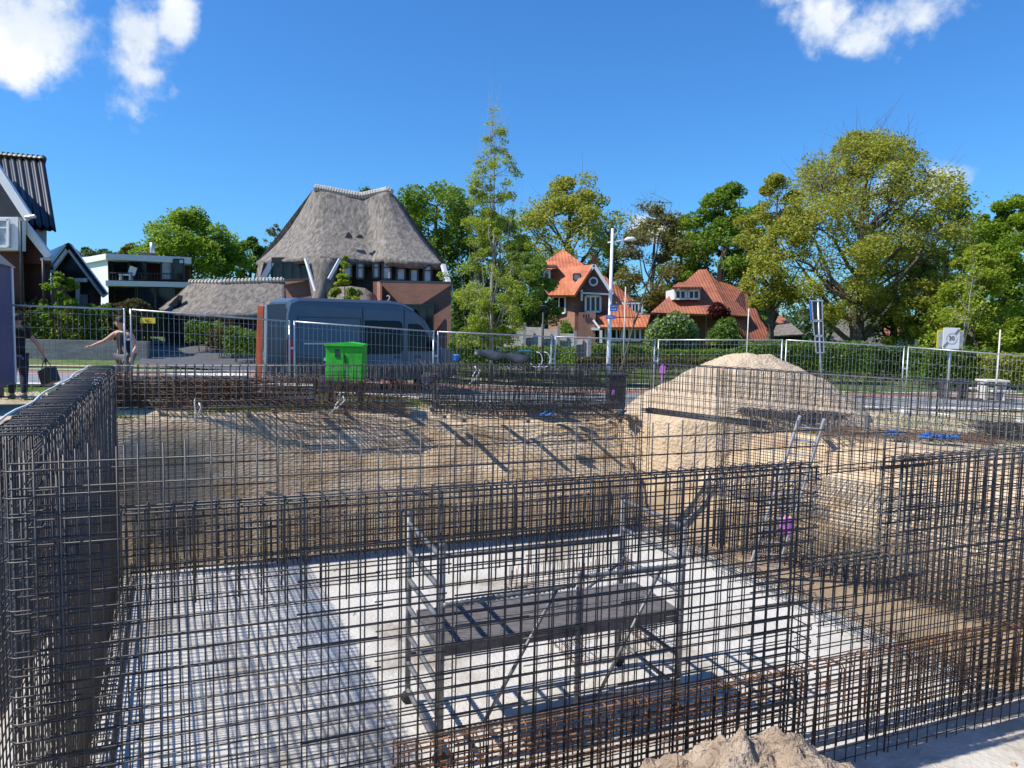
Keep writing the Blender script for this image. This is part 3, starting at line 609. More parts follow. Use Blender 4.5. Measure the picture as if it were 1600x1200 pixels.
def person(label, base, Jt, rot, wear, scale=1.0):
    """Jt: joints in the body frame: x to the person's left as seen from behind = -x, y forward, z up"""
    base = Vector(base); t = thing('person', label, 'person', tuple(base)); M = Matrix.Translation(base) @ Matrix.Rotation(rot, 4, 'Z') @ Matrix.Scale(scale, 4)
    def w(p): return M @ Vector(p)
    P = []; E = []
    def add(p, r, r2=None, par=None):
        r *= 1.12; r2 = r2 * 1.12 if r2 else None
        P.append((w(p), r * scale, (r2 or r) * scale)); i = len(P) - 1
        if par is not None: E.append((par, i))
        return i
    pel = add(Jt['pelvis'], .135, .105); wai = add(Jt['waist'], .125, .095, pel); che = add(Jt['chest'], .155, .11, wai); nk0 = add(Jt['neck'], .068, .066, che); nk1 = add(Jt['neck2'], .060, .062, nk0)
    hd = Vector(Jt['head']); f = Vector(Jt['face']).normalized(); h1 = add(hd + Vector((0, 0, -.045)) + f * .012, .072, .084, nk1); h2 = add(hd + Vector((0, 0, .03)), .083, .098, h1); h3 = add(hd + Vector((0, 0, .095)) - f * .008, .05, .062, h2)
    for s, n_ in ((-1, 'L'), (1, 'R')):
        hip = add(Vector(Jt['pelvis']) + Vector((s * .09, 0, -.06)), .10, .09, pel); kn = Vector(Jt['knee' + n_]); an = Vector(Jt['ankle' + n_]); hp = Vector(P[hip][0]); 
        th = add(Vector(Jt['pelvis']).lerp(kn, .5) + Vector((s * .045, 0, 0)), .082, .085, hip); k = add(kn, .055, .058, th); cf = add(kn.lerp(an, .35) - Vector((0, .012, 0)), .054, .056, k); a = add(an, .036, .04, cf)
        fd = Vector(Jt.get('foot' + n_, (0, .15, 0))); heel = add(an + Vector((0, -.03, -.05)), .035, .035, a); toe = add(an + fd + Vector((0, 0, -.06)), .034, .026, a)
        sh = add(Vector(Jt['chest']) + Vector((s * .16, 0, .07)), .062, .062, che); el = Vector(Jt['elbow' + n_]); wr = Vector(Jt['wrist' + n_]); ua = add(Vector(Jt['chest']).lerp(el, .5) + Vector((s * .08, 0, .03)), .05, .05, sh)
        e = add(el, .04, .04, ua); fa = add(el.lerp(wr, .4), .038, .038, e); r_ = add(wr, .026, .024, fa); hdir = (Vector(Jt['hand' + n_])).normalized(); side = hdir.cross(f if abs(hdir.dot(f)) < .9 else Vector((0, 0, 1))).normalized(); palmn = hdir.cross(side)
        pm = add(wr + hdir * .07, .036, .018, r_)
        for q, ln in ((-.03, .062), (-.010, .076), (.012, .072), (.032, .056)):
            k1 = add(wr + hdir * .105 + side * q, .010, .010, pm); k2 = add(wr + hdir * (.105 + ln * .5) + side * q + palmn * .02, .009, .009, k1); add(wr + hdir * (.10 + ln * .65) + side * q + palmn * .05, .008, .008, k2)
        tm = add(wr + hdir * .05 - side * .05, .011, .011, pm); add(wr + hdir * .085 - side * .062 + palmn * .03, .009, .009, tm)
    body = skin_mesh('body', P, E, M_skin, t)
    # face
    b = MB(); up = Vector((0, 0, 1)); sd = f.cross(up).normalized()
    b.path([w(hd + f * .098 + up * .02), w(hd + f * .128 + up * -.015), w(hd + f * .10 - up * .022)], [.008, .016, .011], 6); b.build('nose', M_skin, t, smooth=True)
    for s in (-1, 1):
        b = MB(); b.path([w(hd + f * .094 + sd * s * .034 + up * .024), w(hd + f * .105 + sd * s * .034 + up * .024)], .010, 8); b.build('eye', M_black, t)
        b = MB(); b.path([w(hd + sd * s * .078 + up * .02), w(hd + sd * s * .094 + up * .005 - f * .01), w(hd + sd * s * .078 - up * .03)], [.012, .022, .010], 6); b.build('ear', M_skin, t, smooth=True)
    b = MB(); b.path([w(hd + f * .083 - sd * .022 - up * .055), w(hd + f * .09 - up * .057), w(hd + f * .083 + sd * .022 - up * .055)], .006, 5); b.build('mouth', M_red, t)
    # hair: a shell over the skull
    b = MB(); rows = []
    for i in range(9):
        th = i / 8 * R(112); row = []
        for j in range(17):
            ph = j / 16 * 2 * math.pi; d = sd * math.sin(ph) * math.sin(th) + f * math.cos(ph) * math.sin(th) + up * math.cos(th)
            lim = 1 if not (math.cos(ph) > .35 and th > R(62)) else .80
            row.append(w(hd + up * .035 + Vector((d.x, d.y, d.z)) * (.116 * lim) * (1 + .05 * noise.noise(d * 9))))
        rows.append(row)
    b.grid(rows); b.build('hair', M_hair, t, smooth=True)
    for (nm, idx, grow, m) in wear:
        sel = idx(P, dict(pel=pel, wai=wai, che=che, nk0=nk0))
        if sel == 'torso':
            v = lambda k: Vector(P[k][0]); dn = Vector((0, 0, -1)); s_ = scale
            PP = [(v(0) + dn * .13 * s_, .165 * s_ * TH, .135 * s_), (v(0), .165 * s_ * TH, .135 * s_), (v(1), .152 * s_ * TH, .125 * s_), (v(2), .185 * s_ * TH, .140 * s_), (v(2) - dn * .10 * s_, .155 * s_ * TH, .115 * s_), (v(3) + dn * .02 * s_, .085 * s_, .08 * s_)]
            if nm == 'tank_top': PP = PP[:5]
            o_ = skin_mesh(nm, PP, [(i, i + 1) for i in range(len(PP) - 1)], m, t); continue
        mp = {k: i for i, k in enumerate(sel)}
        PP = [(P[k][0], P[k][1] + grow, P[k][2] + grow) for k in sel]; EE = [(mp[a], mp[c]) for a, c in E if a in mp and c in mp]
        skin_mesh(nm, PP, EE, m, t)
    return t, M, P
# index order: 0 pelvis 1 waist 2 chest 3 neck 4 neck2 5-7 head; then 27 per side: hip thigh knee calf ankle heel toe shoulder upperarm elbow ...
LS, RS = 8, 35
def sides(k): return [8 + i for i in k] + [RS + i for i in k]
JA = dict(pelvis=(0, 0, .95), waist=(0, .01, 1.12), chest=(0, .02, 1.36), neck=(0, .03, 1.5), neck2=(0, .04, 1.56), head=(0, .06, 1.66), face=(-.5, 1, -.1),
          kneeL=(-.12, .16, .52), ankleL=(-.14, .12, .09), kneeR=(.10, -.02, .50), ankleR=(.11, -.18, .12), footL=(0, .15, 0), footR=(0, .14, 0),
          elbowL=(-.30, .04, 1.12), wristL=(-.30, .10, .86), handL=(0, 0, -1), elbowR=(.36, .02, 1.16), wristR=(.46, .06, .92), handR=(.1, 0, -1))
pa = W(30, 626, 15.9); pa.z = G(pa.x, pa.y)
wearA = [('tshirt', lambda P, d: 'torso', 0, M_shirt), ('sleeves', lambda P, d: [2] + sides((7, 8)), .035, M_shirt), ('jeans', lambda P, d: [0] + sides((0, 1, 2, 3, 4)), .020, M_jeans), ('shoe', lambda P, d: sides((4, 5, 6))[:3], .022, M_black), ('shoe', lambda P, d: sides((4, 5, 6))[3:], .022, M_black)]
tA, MA, PA_ = person('person seen from behind in black t-shirt and dark jeans, carrying a bag in each hand', pa, JA, R(28), wearA, 1.03)
pm = MA @ Vector((0.02, -.128, 1.40)); text('shirt_print', 'VM', .13, M_white, tA, facing(pm, R(28)), .001)
pm = MA @ Vector((0.02, -.124, 1.31)); b = MB(); b.box(pm, (.24, .004, .008), R(28)); b.build('shirt_print', M_white, tA)
JB = dict(pelvis=(0, 0, .97), waist=(-.01, 0, 1.14), chest=(-.02, 0, 1.38), neck=(-.03, .01, 1.51), neck2=(-.04, .02, 1.57), head=(-.07, .035, 1.67), face=(-1, .45, -.12),
          kneeL=(-.11, .03, .52), ankleL=(-.13, -.03, .10), kneeR=(.12, .05, .52), ankleR=(.14, -.02, .10), footL=(-.05, .15, 0), footR=(.05, .15, 0),
          elbowL=(-.42, .10, 1.25), wristL=(-.65, .20, 1.14), handL=(-1, .2, -.15), elbowR=(.27, -.03, 1.14), wristR=(.24, .12, .92), handR=(-.1, .3, -1))
def mir(J):                          # a figure that faces the camera: y points to the camera
    return {k: (v[0], -v[1], v[2]) for k, v in J.items()}
pb = W(196, 608, 16.4); pb.z = W(196, 495, 16.4).z - 1.80
wearB = [('tank_top', lambda P, d: 'torso', 0, M_shirt), ('shorts', lambda P, d: [0] + sides((0, 1, 2)), .022, M_short), ('shoe', lambda P, d: sides((4, 5, 6))[:3], .02, M_rubber), ('shoe', lambda P, d: sides((4, 5, 6))[3:], .02, M_rubber)]
tB, MB_, PB_ = person('smiling person in black tank top stretching one arm out to the fence', pb, mir(JB), R(-8), wearB, 1.0)
def bag(name, label, c, w, h, d, rz, tilt, m, hand):
    c = Vector(c); t = thing(name, label, 'bag', tuple(c)); Mx = Matrix.Translation(c) @ Matrix.Rotation(rz, 4, 'Z') @ Matrix.Rotation(tilt, 4, 'Y')
    b = MB(); prof = [(-w / 2, -h), (w / 2, -h), (w / 2 * .96, 0), (-w / 2 * .96, 0)]
    b.prism([Mx @ Vector((x, -d / 2, z)) for x, z in prof], Mx.to_3x3() @ Vector((0, d, 0))); b.build('bag_body', m, t, bevel=.03)
    for s in (-1, 1):
        b = MB(); b.path([Mx @ Vector((-w * .2, s * d * .3, -.01)), Vector(hand) + Vector((-.02, 0, .03)), Vector(hand) + Vector((.02, 0, .03)), Mx @ Vector((w * .2, s * d * .3, -.01))], .009, 6); b.build('handle', m, t, smooth=True)
hR = MA @ Vector((.475, .06, .84)); hL = MA @ Vector((-.30, .10, .76))
bag('tool_bag', 'black tool bag swinging from the right hand of the person in black', hR + Vector((.03, 0, -.20)), .38, .36, .22, R(-20), R(-22), M_bin, hR)
bag('shopping_bag', 'teal blue bag held in the left hand behind the site wagon', hL + Vector((-.02, 0, -.02)), .46, .42, .16, R(15), R(24), M_teal, hL)
# ------------------------------------------------------------------ van
def van():
    B0 = Vector((-6.12, 20.0, 0)); Dx = Vector((.80, .60, 0)).normalized(); Dn = Vector((-Dx.y, Dx.x, 0)); zb = G(-4, 22) + .0
    t = thing('delivery_van', 'slate blue high-roof delivery van with open rear door parked behind the fence', 'van', (B0.x, B0.y, zb))
    def P(x, y, z): return B0 + Dx * x * .915 + Dn * y + Vector((0, 0, zb + z))
    LN = 5.95; prof = [(0, .42), (.02, 1.2), (.06, 2.2), (.14, 2.58), (.4, 2.68), (3.4, 2.70), (3.9, 2.66), (4.35, 2.48), (4.75, 2.12), (5.15, 1.55), (5.3, 1.35), (5.75, 1.18), (5.92, .95), (LN, .45), (5.6, .32), (.2, .32)]
    b = MB(); k = len(prof); rows = []                                 # body: side profile, tumblehome towards the roof
    ys = [(0.0, 1), (.035, 2), (.0, 3)]
    def inset(z): return .0 if z < 1.3 else (z - 1.3) * .085
    ring = lambda y, s: [P(x, y + s * inset(z), z) for x, z in prof]
    sec = [[P(x + (.04 if x < 3 else -.04), .06 + inset(z), z - (.05 if z > 2.3 else 0)) for x, z in prof]]
    A = [P(x, inset(z), z - (.09 if z > 2.4 else 0)) for x, z in prof]; B = [P(x, .16 + inset(z), z) for x, z in prof]; C = [P(x, 1.84 - inset(z), z) for x, z in prof]; D = [P(x, 2.0 - inset(z), z - (.09 if z > 2.4 else 0)) for x, z in prof]
    n = len(b.v); 
    for rr in (A, B, C, D): b.v += [tuple(p) for p in rr]
    b.f.append(tuple(range(k))[::-1]); b.f.append(tuple(range(3 * k, 4 * k)))
    for a in range(3):
        for i in range(k): j = (i + 1) % k; b.f.append((a * k + i, a * k + j, (a + 1) * k + j, (a + 1) * k + i))
    b.build('body', M_van, t, bevel=.03)
    def panel(nm, pts, m, out=.008, th=.006):
        b = MB(); b.prism([P(x, inset(z) - out, z) for x, z in pts], Dn * th); return b.build(nm, m, t)
    panel('side_window', [(2.55, 1.12), (3.78, 1.12), (3.86, 1.24), (3.86, 2.02), (3.76, 2.1), (2.55, 2.1)], M_tint)
    panel('front_side_window', [(4.1, 1.2), (4.98, 1.2), (5.0, 1.42), (4.6, 1.95), (4.45, 2.02), (4.1, 2.02)], M_tint)
    for x0, x1 in ((.35, 2.4),): 
        b = MB(); c_ = [(x0, 2.15), (x1, 2.15), (x1, .95), (x0, .95)]
        for i in range(4): a, d = c_[i], c_[(i + 1) % 4]; b.beam(P(a[0], inset(a[1]) - .004, a[1]), P(d[0], inset(d[1]) - .004, d[1]), .012, .012)
        b.build('panel_seam', M_black, t)
    for x in (2.47, 3.95): b = MB(); b.path([P(x, inset(z) - .003, z) for z in (.5, 1.2, 1.9, 2.45)] + [P(x, .3, 2.70)], .008, 5); b.build('door_seam', M_black, t)
    b = MB(); b.beam(P(.5, -.012, 1.42), P(1.9, -.012, 1.42), .03, .045); b.build('slide_rail', M_galv, t)
    for x in (3.6, 4.35): b = MB(); b.beam(P(x, -.02, 1.02), P(x + .2, -.02, 1.02), .03, .035); b.build('door_handle', M_black, t)
    panel('side_trim', [(.25, .55), (5.2, .55), (5.2, .7), (.25, .7)], M_bin, .015, .01)
    b = MB(); b.box(P(5.0, -.16, 1.35), (.16, .16, .3)); b.build('wing_mirror', M_black, t, bevel=.03)
    ws = [P(4.42, .16, 2.45), P(4.42, 1.84, 2.45), P(5.12, 1.86, 1.6), P(5.12, .14, 1.6)]; b = MB(); b.prism([q + (Dx * .012 + Vector((0, 0, .012))) for q in ws], Dx * .006); b.build('windscreen', M_tint, t)
    panel('tail_light', [(-.01, .95), (.22, .95), (.22, 1.55), (.0, 1.55)], M_red, .012, .05)
    b = MB(); b.box(P(5.9, .25, .85), (.1, .3, .16)); b.build('headlight', M_glass, t); b = MB(); b.box(P(5.9, 1.75, .85), (.1, .3, .16)); b.build('headlight', M_glass, t)
    for x in (1.15, 4.75):
        for y in (-.01, 1.78):
            b = MB(); b.path([P(x, y, .36), P(x, y + .23, .36)], .35, 24); w = b.build('wheel', M_rubber, t, smooth=False); b = MB(); b.path([P(x, y - .012, .36), P(x, y + .24, .36)], .2, 16); b.build('rim', M_galv, w)
    # cargo opening and the two rear doors
    b = MB(); b.prism([P(-.012, .16, .6), P(-.012, 1.84, .6), P(.04, 1.70, 2.4), P(.04, .30, 2.4)], -Dx * .004); b.build('cargo_opening', M_black, t)
    for y0, s, a in ((.05, -1, R(10)),):
        dd = (-Dx * math.cos(a) + Dn * s * math.sin(a)); b = MB(); o_ = P(-.02, y0, .55)
        b.prism([o_, o_ + dd * .62, o_ + dd * .58 + Vector((0, 0, 1.9)), o_ + Vector((0, 0, 1.95))], Dn * .05)
        dr = b.build('rear_door', M_van, t, bevel=.01); b = MB(); b.beam(o_ + dd * .62, o_ + dd * .58 + Vector((0, 0, 1.9)), .07, .07); b.build('door_edge', M_galv, dr)
van()
# orange-red post beside the van
a, c = W(402, 590, 17.25), W(408, 478, 17.25); a.z = G(a.x, a.y)
b = MB(); b.beam(a, c, .14, .08); tag(b.build('timber_post', M_orange, at=a, bevel=.006), 'orange-red painted post standing behind the fence left of the van', 'post')
# ------------------------------------------------------------------ green cabinet
t = thing('power_cabinet', 'bright green power cabinet with slightly peaked lid on legs', 'power cabinet', (X(537, 17.4), 17.4, G(-3.9, 17.4)))
x0, x1 = X(509, 17.3, 570), X(567, 17.3, 570); zb, zt = Z(537, 597, 17.3), Z(537, 541, 17.3); DY = .8
b = MB(); b.prism([(x0, 17.3, zb), (x1, 17.3, zb), (x1, 17.3, zt), (x0, 17.3, zt)], (0, .45, 0)); b.build('body', M_green, t, bevel=.008)
b = MB(); b.prism([(x0 - .02, 17.24, zt), (x1 + .02, 17.24, zt), (x1 + .02, 17.24, zt + .05), ((x0 + x1) / 2 + .1, 17.24, zt + .10), (x0 - .02, 17.24, zt + .05)], (0, .55, 0)); b.build('lid', M_green, t)
w2 = (x1 - x0) / 2
for k in range(2):
    b = MB(); b.box((x0 + w2 * (k + .5), 17.29, (zb + zt) / 2 + .0), (w2 - .03, .02, (zt - zb) - .06)); d = b.build('door', M_green, t, bevel=.004)
b = MB(); b.box((x0 + .27, 17.272, zt - .17), (.10, .012, .19)); b.build('meter_window', M_bin, t)
b = MB(); b.beam(Vector((x0 + w2 + .01, 17.265, zt - .2)), Vector((x0 + w2 + .04, 17.265, zt - .42)), .02, .02); b.build('door_handle', M_black, t)
b = MB(); b.box((x0 - .03, 17.4, zt - .32), (.07, .08, .07)); b.build('socket', M_galv, t)
for xx in (x0 + .08, x1 - .08): b = MB(); g_ = G(xx, 17.5); b.box((xx, 17.5, (zb + g_) / 2), (.06, .3, zb - g_)); b.build('leg', M_bin, t)
# ------------------------------------------------------------------ rebar stacks on the ground
def stack(label, pA, pB, depth, h, m, kind='mats', name='rebar_stack', r=.007, seed=1, sp=.2):
    """bundled mats and bars lying flat between two ground points"""
    A = Vector((pA[0], pA[1], 0)); Bp = Vector((pB[0], pB[1], 0)); d = (Bp - A); ln = d.length; d.normalize(); n = Vector((-d.y, d.x, 0)); t = thing(name, label, 'rebar stack', (A.x, A.y, G(A.x, A.y))); rr = random.Random(seed)
    b = MB(); z = .05
    for s in range(int(ln / 1.6) + 1): p = A + d * min(ln - .1, s * 1.6 + .1); zz = G(p.x, p.y); b2 = MB(); b2.beam(p + Vector((0, 0, zz + .03)), p + n * depth + Vector((0, 0, zz + .03)), .09, .07); b2.build('timber_bearer', M_wood, t)
    if kind == 'mats':
        while z < h:
            o_ = rr.uniform(-.12, .12); gz = lambda p: G(p.x, p.y) + z + .03
            for k in range(int(depth / .16)):
                p = A + n * (k * .16 + rr.uniform(-.02, .02)) + d * o_; q = p + d * (ln + rr.uniform(-.3, .1)); m_ = p.lerp(q, .5); b.path([p + Vector((0, 0, gz(p))), m_ + Vector((0, 0, gz(m_) + rr.uniform(-.02, .02))), q + Vector((0, 0, gz(q)))], r, 4)
            for k in range(int(ln / sp)):
                p = A + d * (k * sp + o_ + rr.uniform(-.03, .03)) - n * .05; q = p + n * (depth + .1); b.tube(p + Vector((0, 0, gz(p) + .012)), q + Vector((0, 0, gz(q) + .012)), r, 4)
            z += rr.uniform(.035, .06)
        b.build('mesh_mats', m, t)
    else:
        for lay in range(2 if h > .5 else 1):
            hh = h / (2 if h > .5 else 1)
            for k in range(int(ln / sp)):
                for row in range(3):
                    p = A + d * (k * sp + rr.uniform(-.03, .03)) + n * (row * depth / 3); g = G(p.x, p.y) + .06 + lay * hh; w = depth / 3 * .8; c = hh * .16; zt = g + hh * rr.uniform(.9, 1.0); f = n * w
                    e = d * rr.uniform(-.05, .05)
                    b.path([p + Vector((0, 0, g)), p + Vector((0, 0, zt - c)) + e, p + f * .12 + Vector((0, 0, zt - c * .3)) + e, p + f * .5 + Vector((0, 0, zt)) + e, p + f * .88 + Vector((0, 0, zt - c * .3)) + e, p + f + Vector((0, 0, zt - c)) + e, p + f + Vector((0, 0, g))], r, 4)
            for k in range(14):
                yy = rr.uniform(0, depth); zz = .07 + lay * hh + rr.uniform(0, hh * .7); p = A + n * yy; q = p + d * ln; b.tube(p + Vector((0, 0, G(p.x, p.y) + zz)), q + Vector((0, 0, G(q.x, q.y) + zz + rr.uniform(-.05, .05))), r * 1.2, 4)
        b.build('bent_bars', m, t)
    return t
stack('long rusty stack of reinforcing mats on the left, behind the back rebar wall', (X(175, 14.4, 640), 14.4), (X(430, 16.0, 640), 16.0), 1.2, .62, M_rust, 'mats', seed=1)
stack('rusty stack of reinforcing mats and bars under the green cabinet', (X(420, 15.6, 640), 15.6), (X(660, 17.4, 640), 17.4), 1.1, .72, M_rust, 'bent', seed=2, sp=.13)
stack('dark brown low stack of mats in front of the rusty stack', (X(240, 13.9, 640), 14.0), (X(640, 16.6, 640), 16.7), .5, .28, M_brown, 'mats', seed=5)
stack('tall grey stack of bent stirrup bars between the van and the lamp post', (X(668, 18.2, 620), 18.3), (X(960, 20.4, 610), 20.1), 1.2, 1.15, M_rebar, 'bent', seed=3, sp=.12)
stack('low grey row of bent bars in front of the tall grey stack', (X(690, 17.2, 620), 17.0), (X(980, 19.4, 620), 19.2), .8, .32, M_rebar, 'bent', seed=4, sp=.12)
stack('thin dark mats lying flat at the edge of the bank behind the back wall', (X(720, 16.7, 640), 16.6), (X(1000, 18.6, 640), 18.5), .9, .07, M_rebar, 'mats', seed=6)
t = thing('rebar_stack', 'dark rebar mats lying askew on the foot of the sand pile', 'rebar stack', tuple(W(1200, 645, 17.3)))
q4 = [W(1150, 645, 17.2), W(1178, 633, 18.3), W(1330, 652, 17.6), W(1262, 663, 16.6)]; b = MB()
for lay in range(4):
    up = Vector((jit(.06), jit(.06), .03 * lay)); f = lambda s, r_: q4[0].lerp(q4[3], s).lerp(q4[1].lerp(q4[2], s), r_) + up
    for k in range(12): b.tube(f(0, k / 11), f(1, k / 11 + jit(.02)), .008, 4)
    for k in range(17): b.tube(f(k / 16, 0), f(k / 16 + jit(.02), 1), .008, 4)
b.build('mesh_mats', M_rebar, t)
stack('rust-brown mats lying flat on the sand at right, strewn with blue straps', (X(1290, 15.6, 670), 15.7), (X(1600, 14.8, 690), 15.0), 1.6, .13, M_rust, 'mats', seed=8)
stack('grey stack of mats at the right edge of the view', (X(1575, 15.4, 680), 15.9), (X(1800, 15.0, 680), 15.4), 1.4, .35, M_rebar, 'mats', seed=9)
def boards(label, px, py, Y, w, n, m, th=.06, dep=.9, name='board_stack'):
    c = W(px, py, Y); g = G(c.x, c.y); t = thing(name, label, 'board stack', (c.x, c.y, g))
    for k in range(n):
        b = MB(); b.box((c.x + jit(.05), c.y + jit(.04), g + .12 + k * (th + .05)), (w + jit(.1), dep, th), R(14) + jit(.02)); b.build('board', m, t, bevel=.004)
    for s in (-1, 1): b = MB(); b.box((c.x + s * w * .35, c.y + s * .12, g + .05), (.1, dep, .1), R(14)); b.build('bearer', M_wood, t)
boards('pale timber board pile behind the rusty stack, left of the orange post', 325, 600, 17.0, 1.9, 5, M_pale)
boards('short pile of whitish boards just left of the green cabinet', 450, 600, 17.0, 1.2, 4, M_pale)
def scraps(name, label, px, py, Y, w, h, m, n=16, seed=0, cat='plastic sheet'):
    c = W(px, py, Y); c.z = G(c.x, c.y) + .1; b = MB(); rows = []
    for i in range(n):
        row = []
        for j in range(n):
            a, d = i / (n - 1) - .5, j / (n - 1) - .5; nn = noise.fractal(Vector((a * 5, d * 7, seed)), .8, 2, 4); row.append(c + Vector((d * w + .1 * nn, a * h + .1 * noise.noise(Vector((d * 6, a * 6, seed + 9))), .10 * max(0, nn + .35) + .05)))
        rows.append(row)
    b.grid(rows); o = b.build(name, m, at=c, smooth=True); o.modifiers.new('s', 'SOLIDIFY').thickness = .012; tag(o, label, cat)
scraps('plastic_wrap', 'small crumpled blue wrap on the mats at right, left of the longer blue strip', 1393, 680, 15.6, .22, .3, M_blue, seed=1)
scraps('plastic_wrap', 'long crumpled blue plastic strip on the mats at right', 1465, 690, 15.3, .75, .28, M_blue, seed=2)
scraps('plastic_wrap', 'crumpled blue plastic on the dark mats behind the back wall', 855, 640, 17.7, .26, .25, M_blue, seed=3)
scraps('plastic_wrap', 'small teal plastic scrap right of the lamp post foot', 972, 630, 18.6, .14, .3, M_teal, seed=4)
for px, py, lb, sd in ((305, 640, 'white strap end hanging on the left rusty stack', 1), (532, 630, 'white strap end hanging under the green cabinet', 2), (742, 590, 'white strap hanging on the tall grey stack', 3)):
    Yv = 14.0 if px < 400 else (15.3 if px < 600 else 17.6); a = W(px, py - 18, Yv); pts = [a]
    for k in range(5): a = a + Vector((jit(.06) - .02, jit(.02), -.09)); pts.append(a)
    b = MB(); b.path(pts, .016, 5); b.path([pts[1] + Vector((.08, 0, 0)), pts[2] + Vector((.11, 0, 0)), pts[4] + Vector((.03, 0, 0))], .016, 5); tag(b.build('strap', M_white, at=pts[0], smooth=True), lb, 'strap')
# dark tarpaulin and hoses over the tall grey stack
a = W(740, 557, 18.3); b = MB(); rows = []
for i in range(7):
    rows.append([Vector((a.x + 1.45 * j / 11, a.y + .4 + i * .16 + .3 * j / 11, a.z + .12 + .05 * math.sin(j * 1.3 + i) - (.12 if i in (0, 6) else 0) - .16 * j / 11)) for j in range(12)])
b.grid(rows); o = b.build('tarpaulin', M_bin, at=a, smooth=True); o.modifiers.new('s', 'SOLIDIFY').thickness = .03; tag(o, 'dark folded tarpaulin on top of the tall grey bar stack', 'tarpaulin')
a = W(820, 549, 18.6); b = MB(); b.box(a, (.32, .25, .06)); tag(b.build('teal_box', M_teal, at=a, bevel=.02), 'flat teal item lying on the tall grey bar stack', 'box')
for px, lb in ((838, 'left loop of white hose hanging on the tall grey stack'), (850, 'right loop of white hose hanging on the tall grey stack')):
    c = W(px, 562, 18.9); b = MB(); b.path([c + Vector((.16 * math.sin(k / 12 * 2 * math.pi), .02 * k / 12, .2 * math.cos(k / 12 * 2 * math.pi))) for k in range(9)], .010, 6); tag(b.build('hose_loop', M_white, at=c, smooth=True), lb, 'hose')
c = W(713, 559, 19.0); b = MB(); rows = [[c + Vector((.05 * math.sin(j) + .045 * (j - 1.5), .01 * i, .09 - .045 * i)) for j in range(4)] for i in range(5)]; b.grid(rows); o = b.build('work_glove', M_blue, at=c, smooth=True); o.modifiers.new('s', 'SOLIDIFY').thickness = .03; tag(o, 'small bright blue glove stuck on the fence right of the van', 'glove')
for px, py, Y, hh, lb in ((1035, 578, 19.5, .20, 'pink marker sheet hanging at the left foot of the sand pile'), (958, 613, 19.6, .12, 'small pink marker on the dark bin')):
    c = W(px, py, Y); b = MB(); b.box(c, (.13 if hh > .15 else .07, .02, hh)); 
    if hh > .15: b.box(c + Vector((0, .03, -.35)), (.03, .03, 1.0))
    tag(b.build('marker_tag', M_pink, at=c, bevel=.003), lb, 'marker')
# litter bin
c = W(962, 625, 20.4); g = G(c.x, c.y); t = thing('wheelie_bin', 'dark grey wheelie bin beside the foot of the lamp post', 'bin', (c.x, c.y, g))
b = MB(); b.prism([(c.x - .24, c.y - .27, g + .08), (c.x + .24, c.y - .27, g + .08), (c.x + .24, c.y + .2, g + .08), (c.x - .24, c.y + .2, g + .08)], (0, 0, .9)); b.build('bin_body', M_bin, t, bevel=.03)
b = MB(); b.box((c.x, c.y, g + 1.02), (.56, .62, .07)); b.build('lid', M_bin, t, bevel=.02)
for s in (-1, 1): b = MB(); b.path([(c.x + s * .22, c.y + .26, g + .1), (c.x + s * .27, c.y + .26, g + .1)], .1, 14); b.build('wheel', M_rubber, t, smooth=True)
# ------------------------------------------------------------------ lamp posts, poles, signs
c = W(950, 590, 30); g = G(c.x, c.y); c.z = g; top = Z(955, 357, 30); arm = Z(955, 377, 30)
t = thing('street_lamp', 'tall white street lamp with one arm, carrying two blue street name plates', 'street lamp', (c.x, c.y, g))
b = MB(); b.path([c, c + Vector((0, 0, 1.2)), Vector((c.x, c.y, top))], [.10, .085, .055], 12); b.build('pole', M_white, t, smooth=True)
b = MB(); b.path([(c.x - .18, c.y, arm - .06), (c.x, c.y, arm - .03), (c.x + .55, c.y, arm + .06)], .028, 8); b.build('arm', M_white, t, smooth=True)
b = MB(); b.path([(c.x + .5, c.y, arm + .07), (c.x + .62, c.y, arm + .10), (c.x + .85, c.y, arm + .12), (c.x + .98, c.y, arm + .07)], [.03, .09, .075, .02], 10); b.build('lamp_head', M_white, t, smooth=True)
for px0, px1, py, sc_ in ((953, 965, 481, 2), (947, 961, 495.5, 1)):
    a, d = W(px0, py, 29.88), W(px1, py, 29.88); b = MB(); b.box((a + d) / 2, ((d - a).length, .02, .26 if sc_ == 2 else .15)); s_ = b.build('name_plate', M_sblue, t, bevel=.006)
    for k in range(sc_):                                # the lettering is a few blurred strokes in the photograph
        b = MB(); zz = (a.z + d.z) / 2 + (.055 if sc_ == 2 else 0) - k * .11; x = a.x + .05
        while x < d.x - .06: ww = rnd.uniform(.012, .03); b.box((x + ww / 2, 29.865, zz + jit(.006)), (ww, .004, rnd.uniform(.03, .055))); x += ww + .012
        b.build('lettering', M_white, t)
def pole(name, label, px, pyb, pyt, Y, r, m, cat, lean=0):
    c = W(px, pyb, Y); c.z = G(c.x, c.y); b = MB(); b.path([c, Vector((c.x + lean, c.y, Z(px, pyt, Y)))], [r, r * .8], 8); return tag(b.build(name, m, at=c, smooth=True), label, cat)
pole('flag_pole', 'thin white pole between the lamp post and the orange-roofed house', 974, 560, 448, 36, .032, M_pale, 'pole')
pole('marker_pole', 'thin pale pole right behind the sand pile', 1166, 570, 482, 32, .028, M_pale, 'pole')
pole('marker_pole', 'thin pale stake behind the fence at far right', 1557, 600, 515, 25, .03, M_pale, 'pole')
c = W(847, 570, 31); g = G(c.x, c.y); c.z = g; t = thing('park_lamp', 'short dark green park lamp with a flat cap in front of the panel fence', 'street lamp', (c.x, c.y, g)); zt = Z(847, 484, 31)
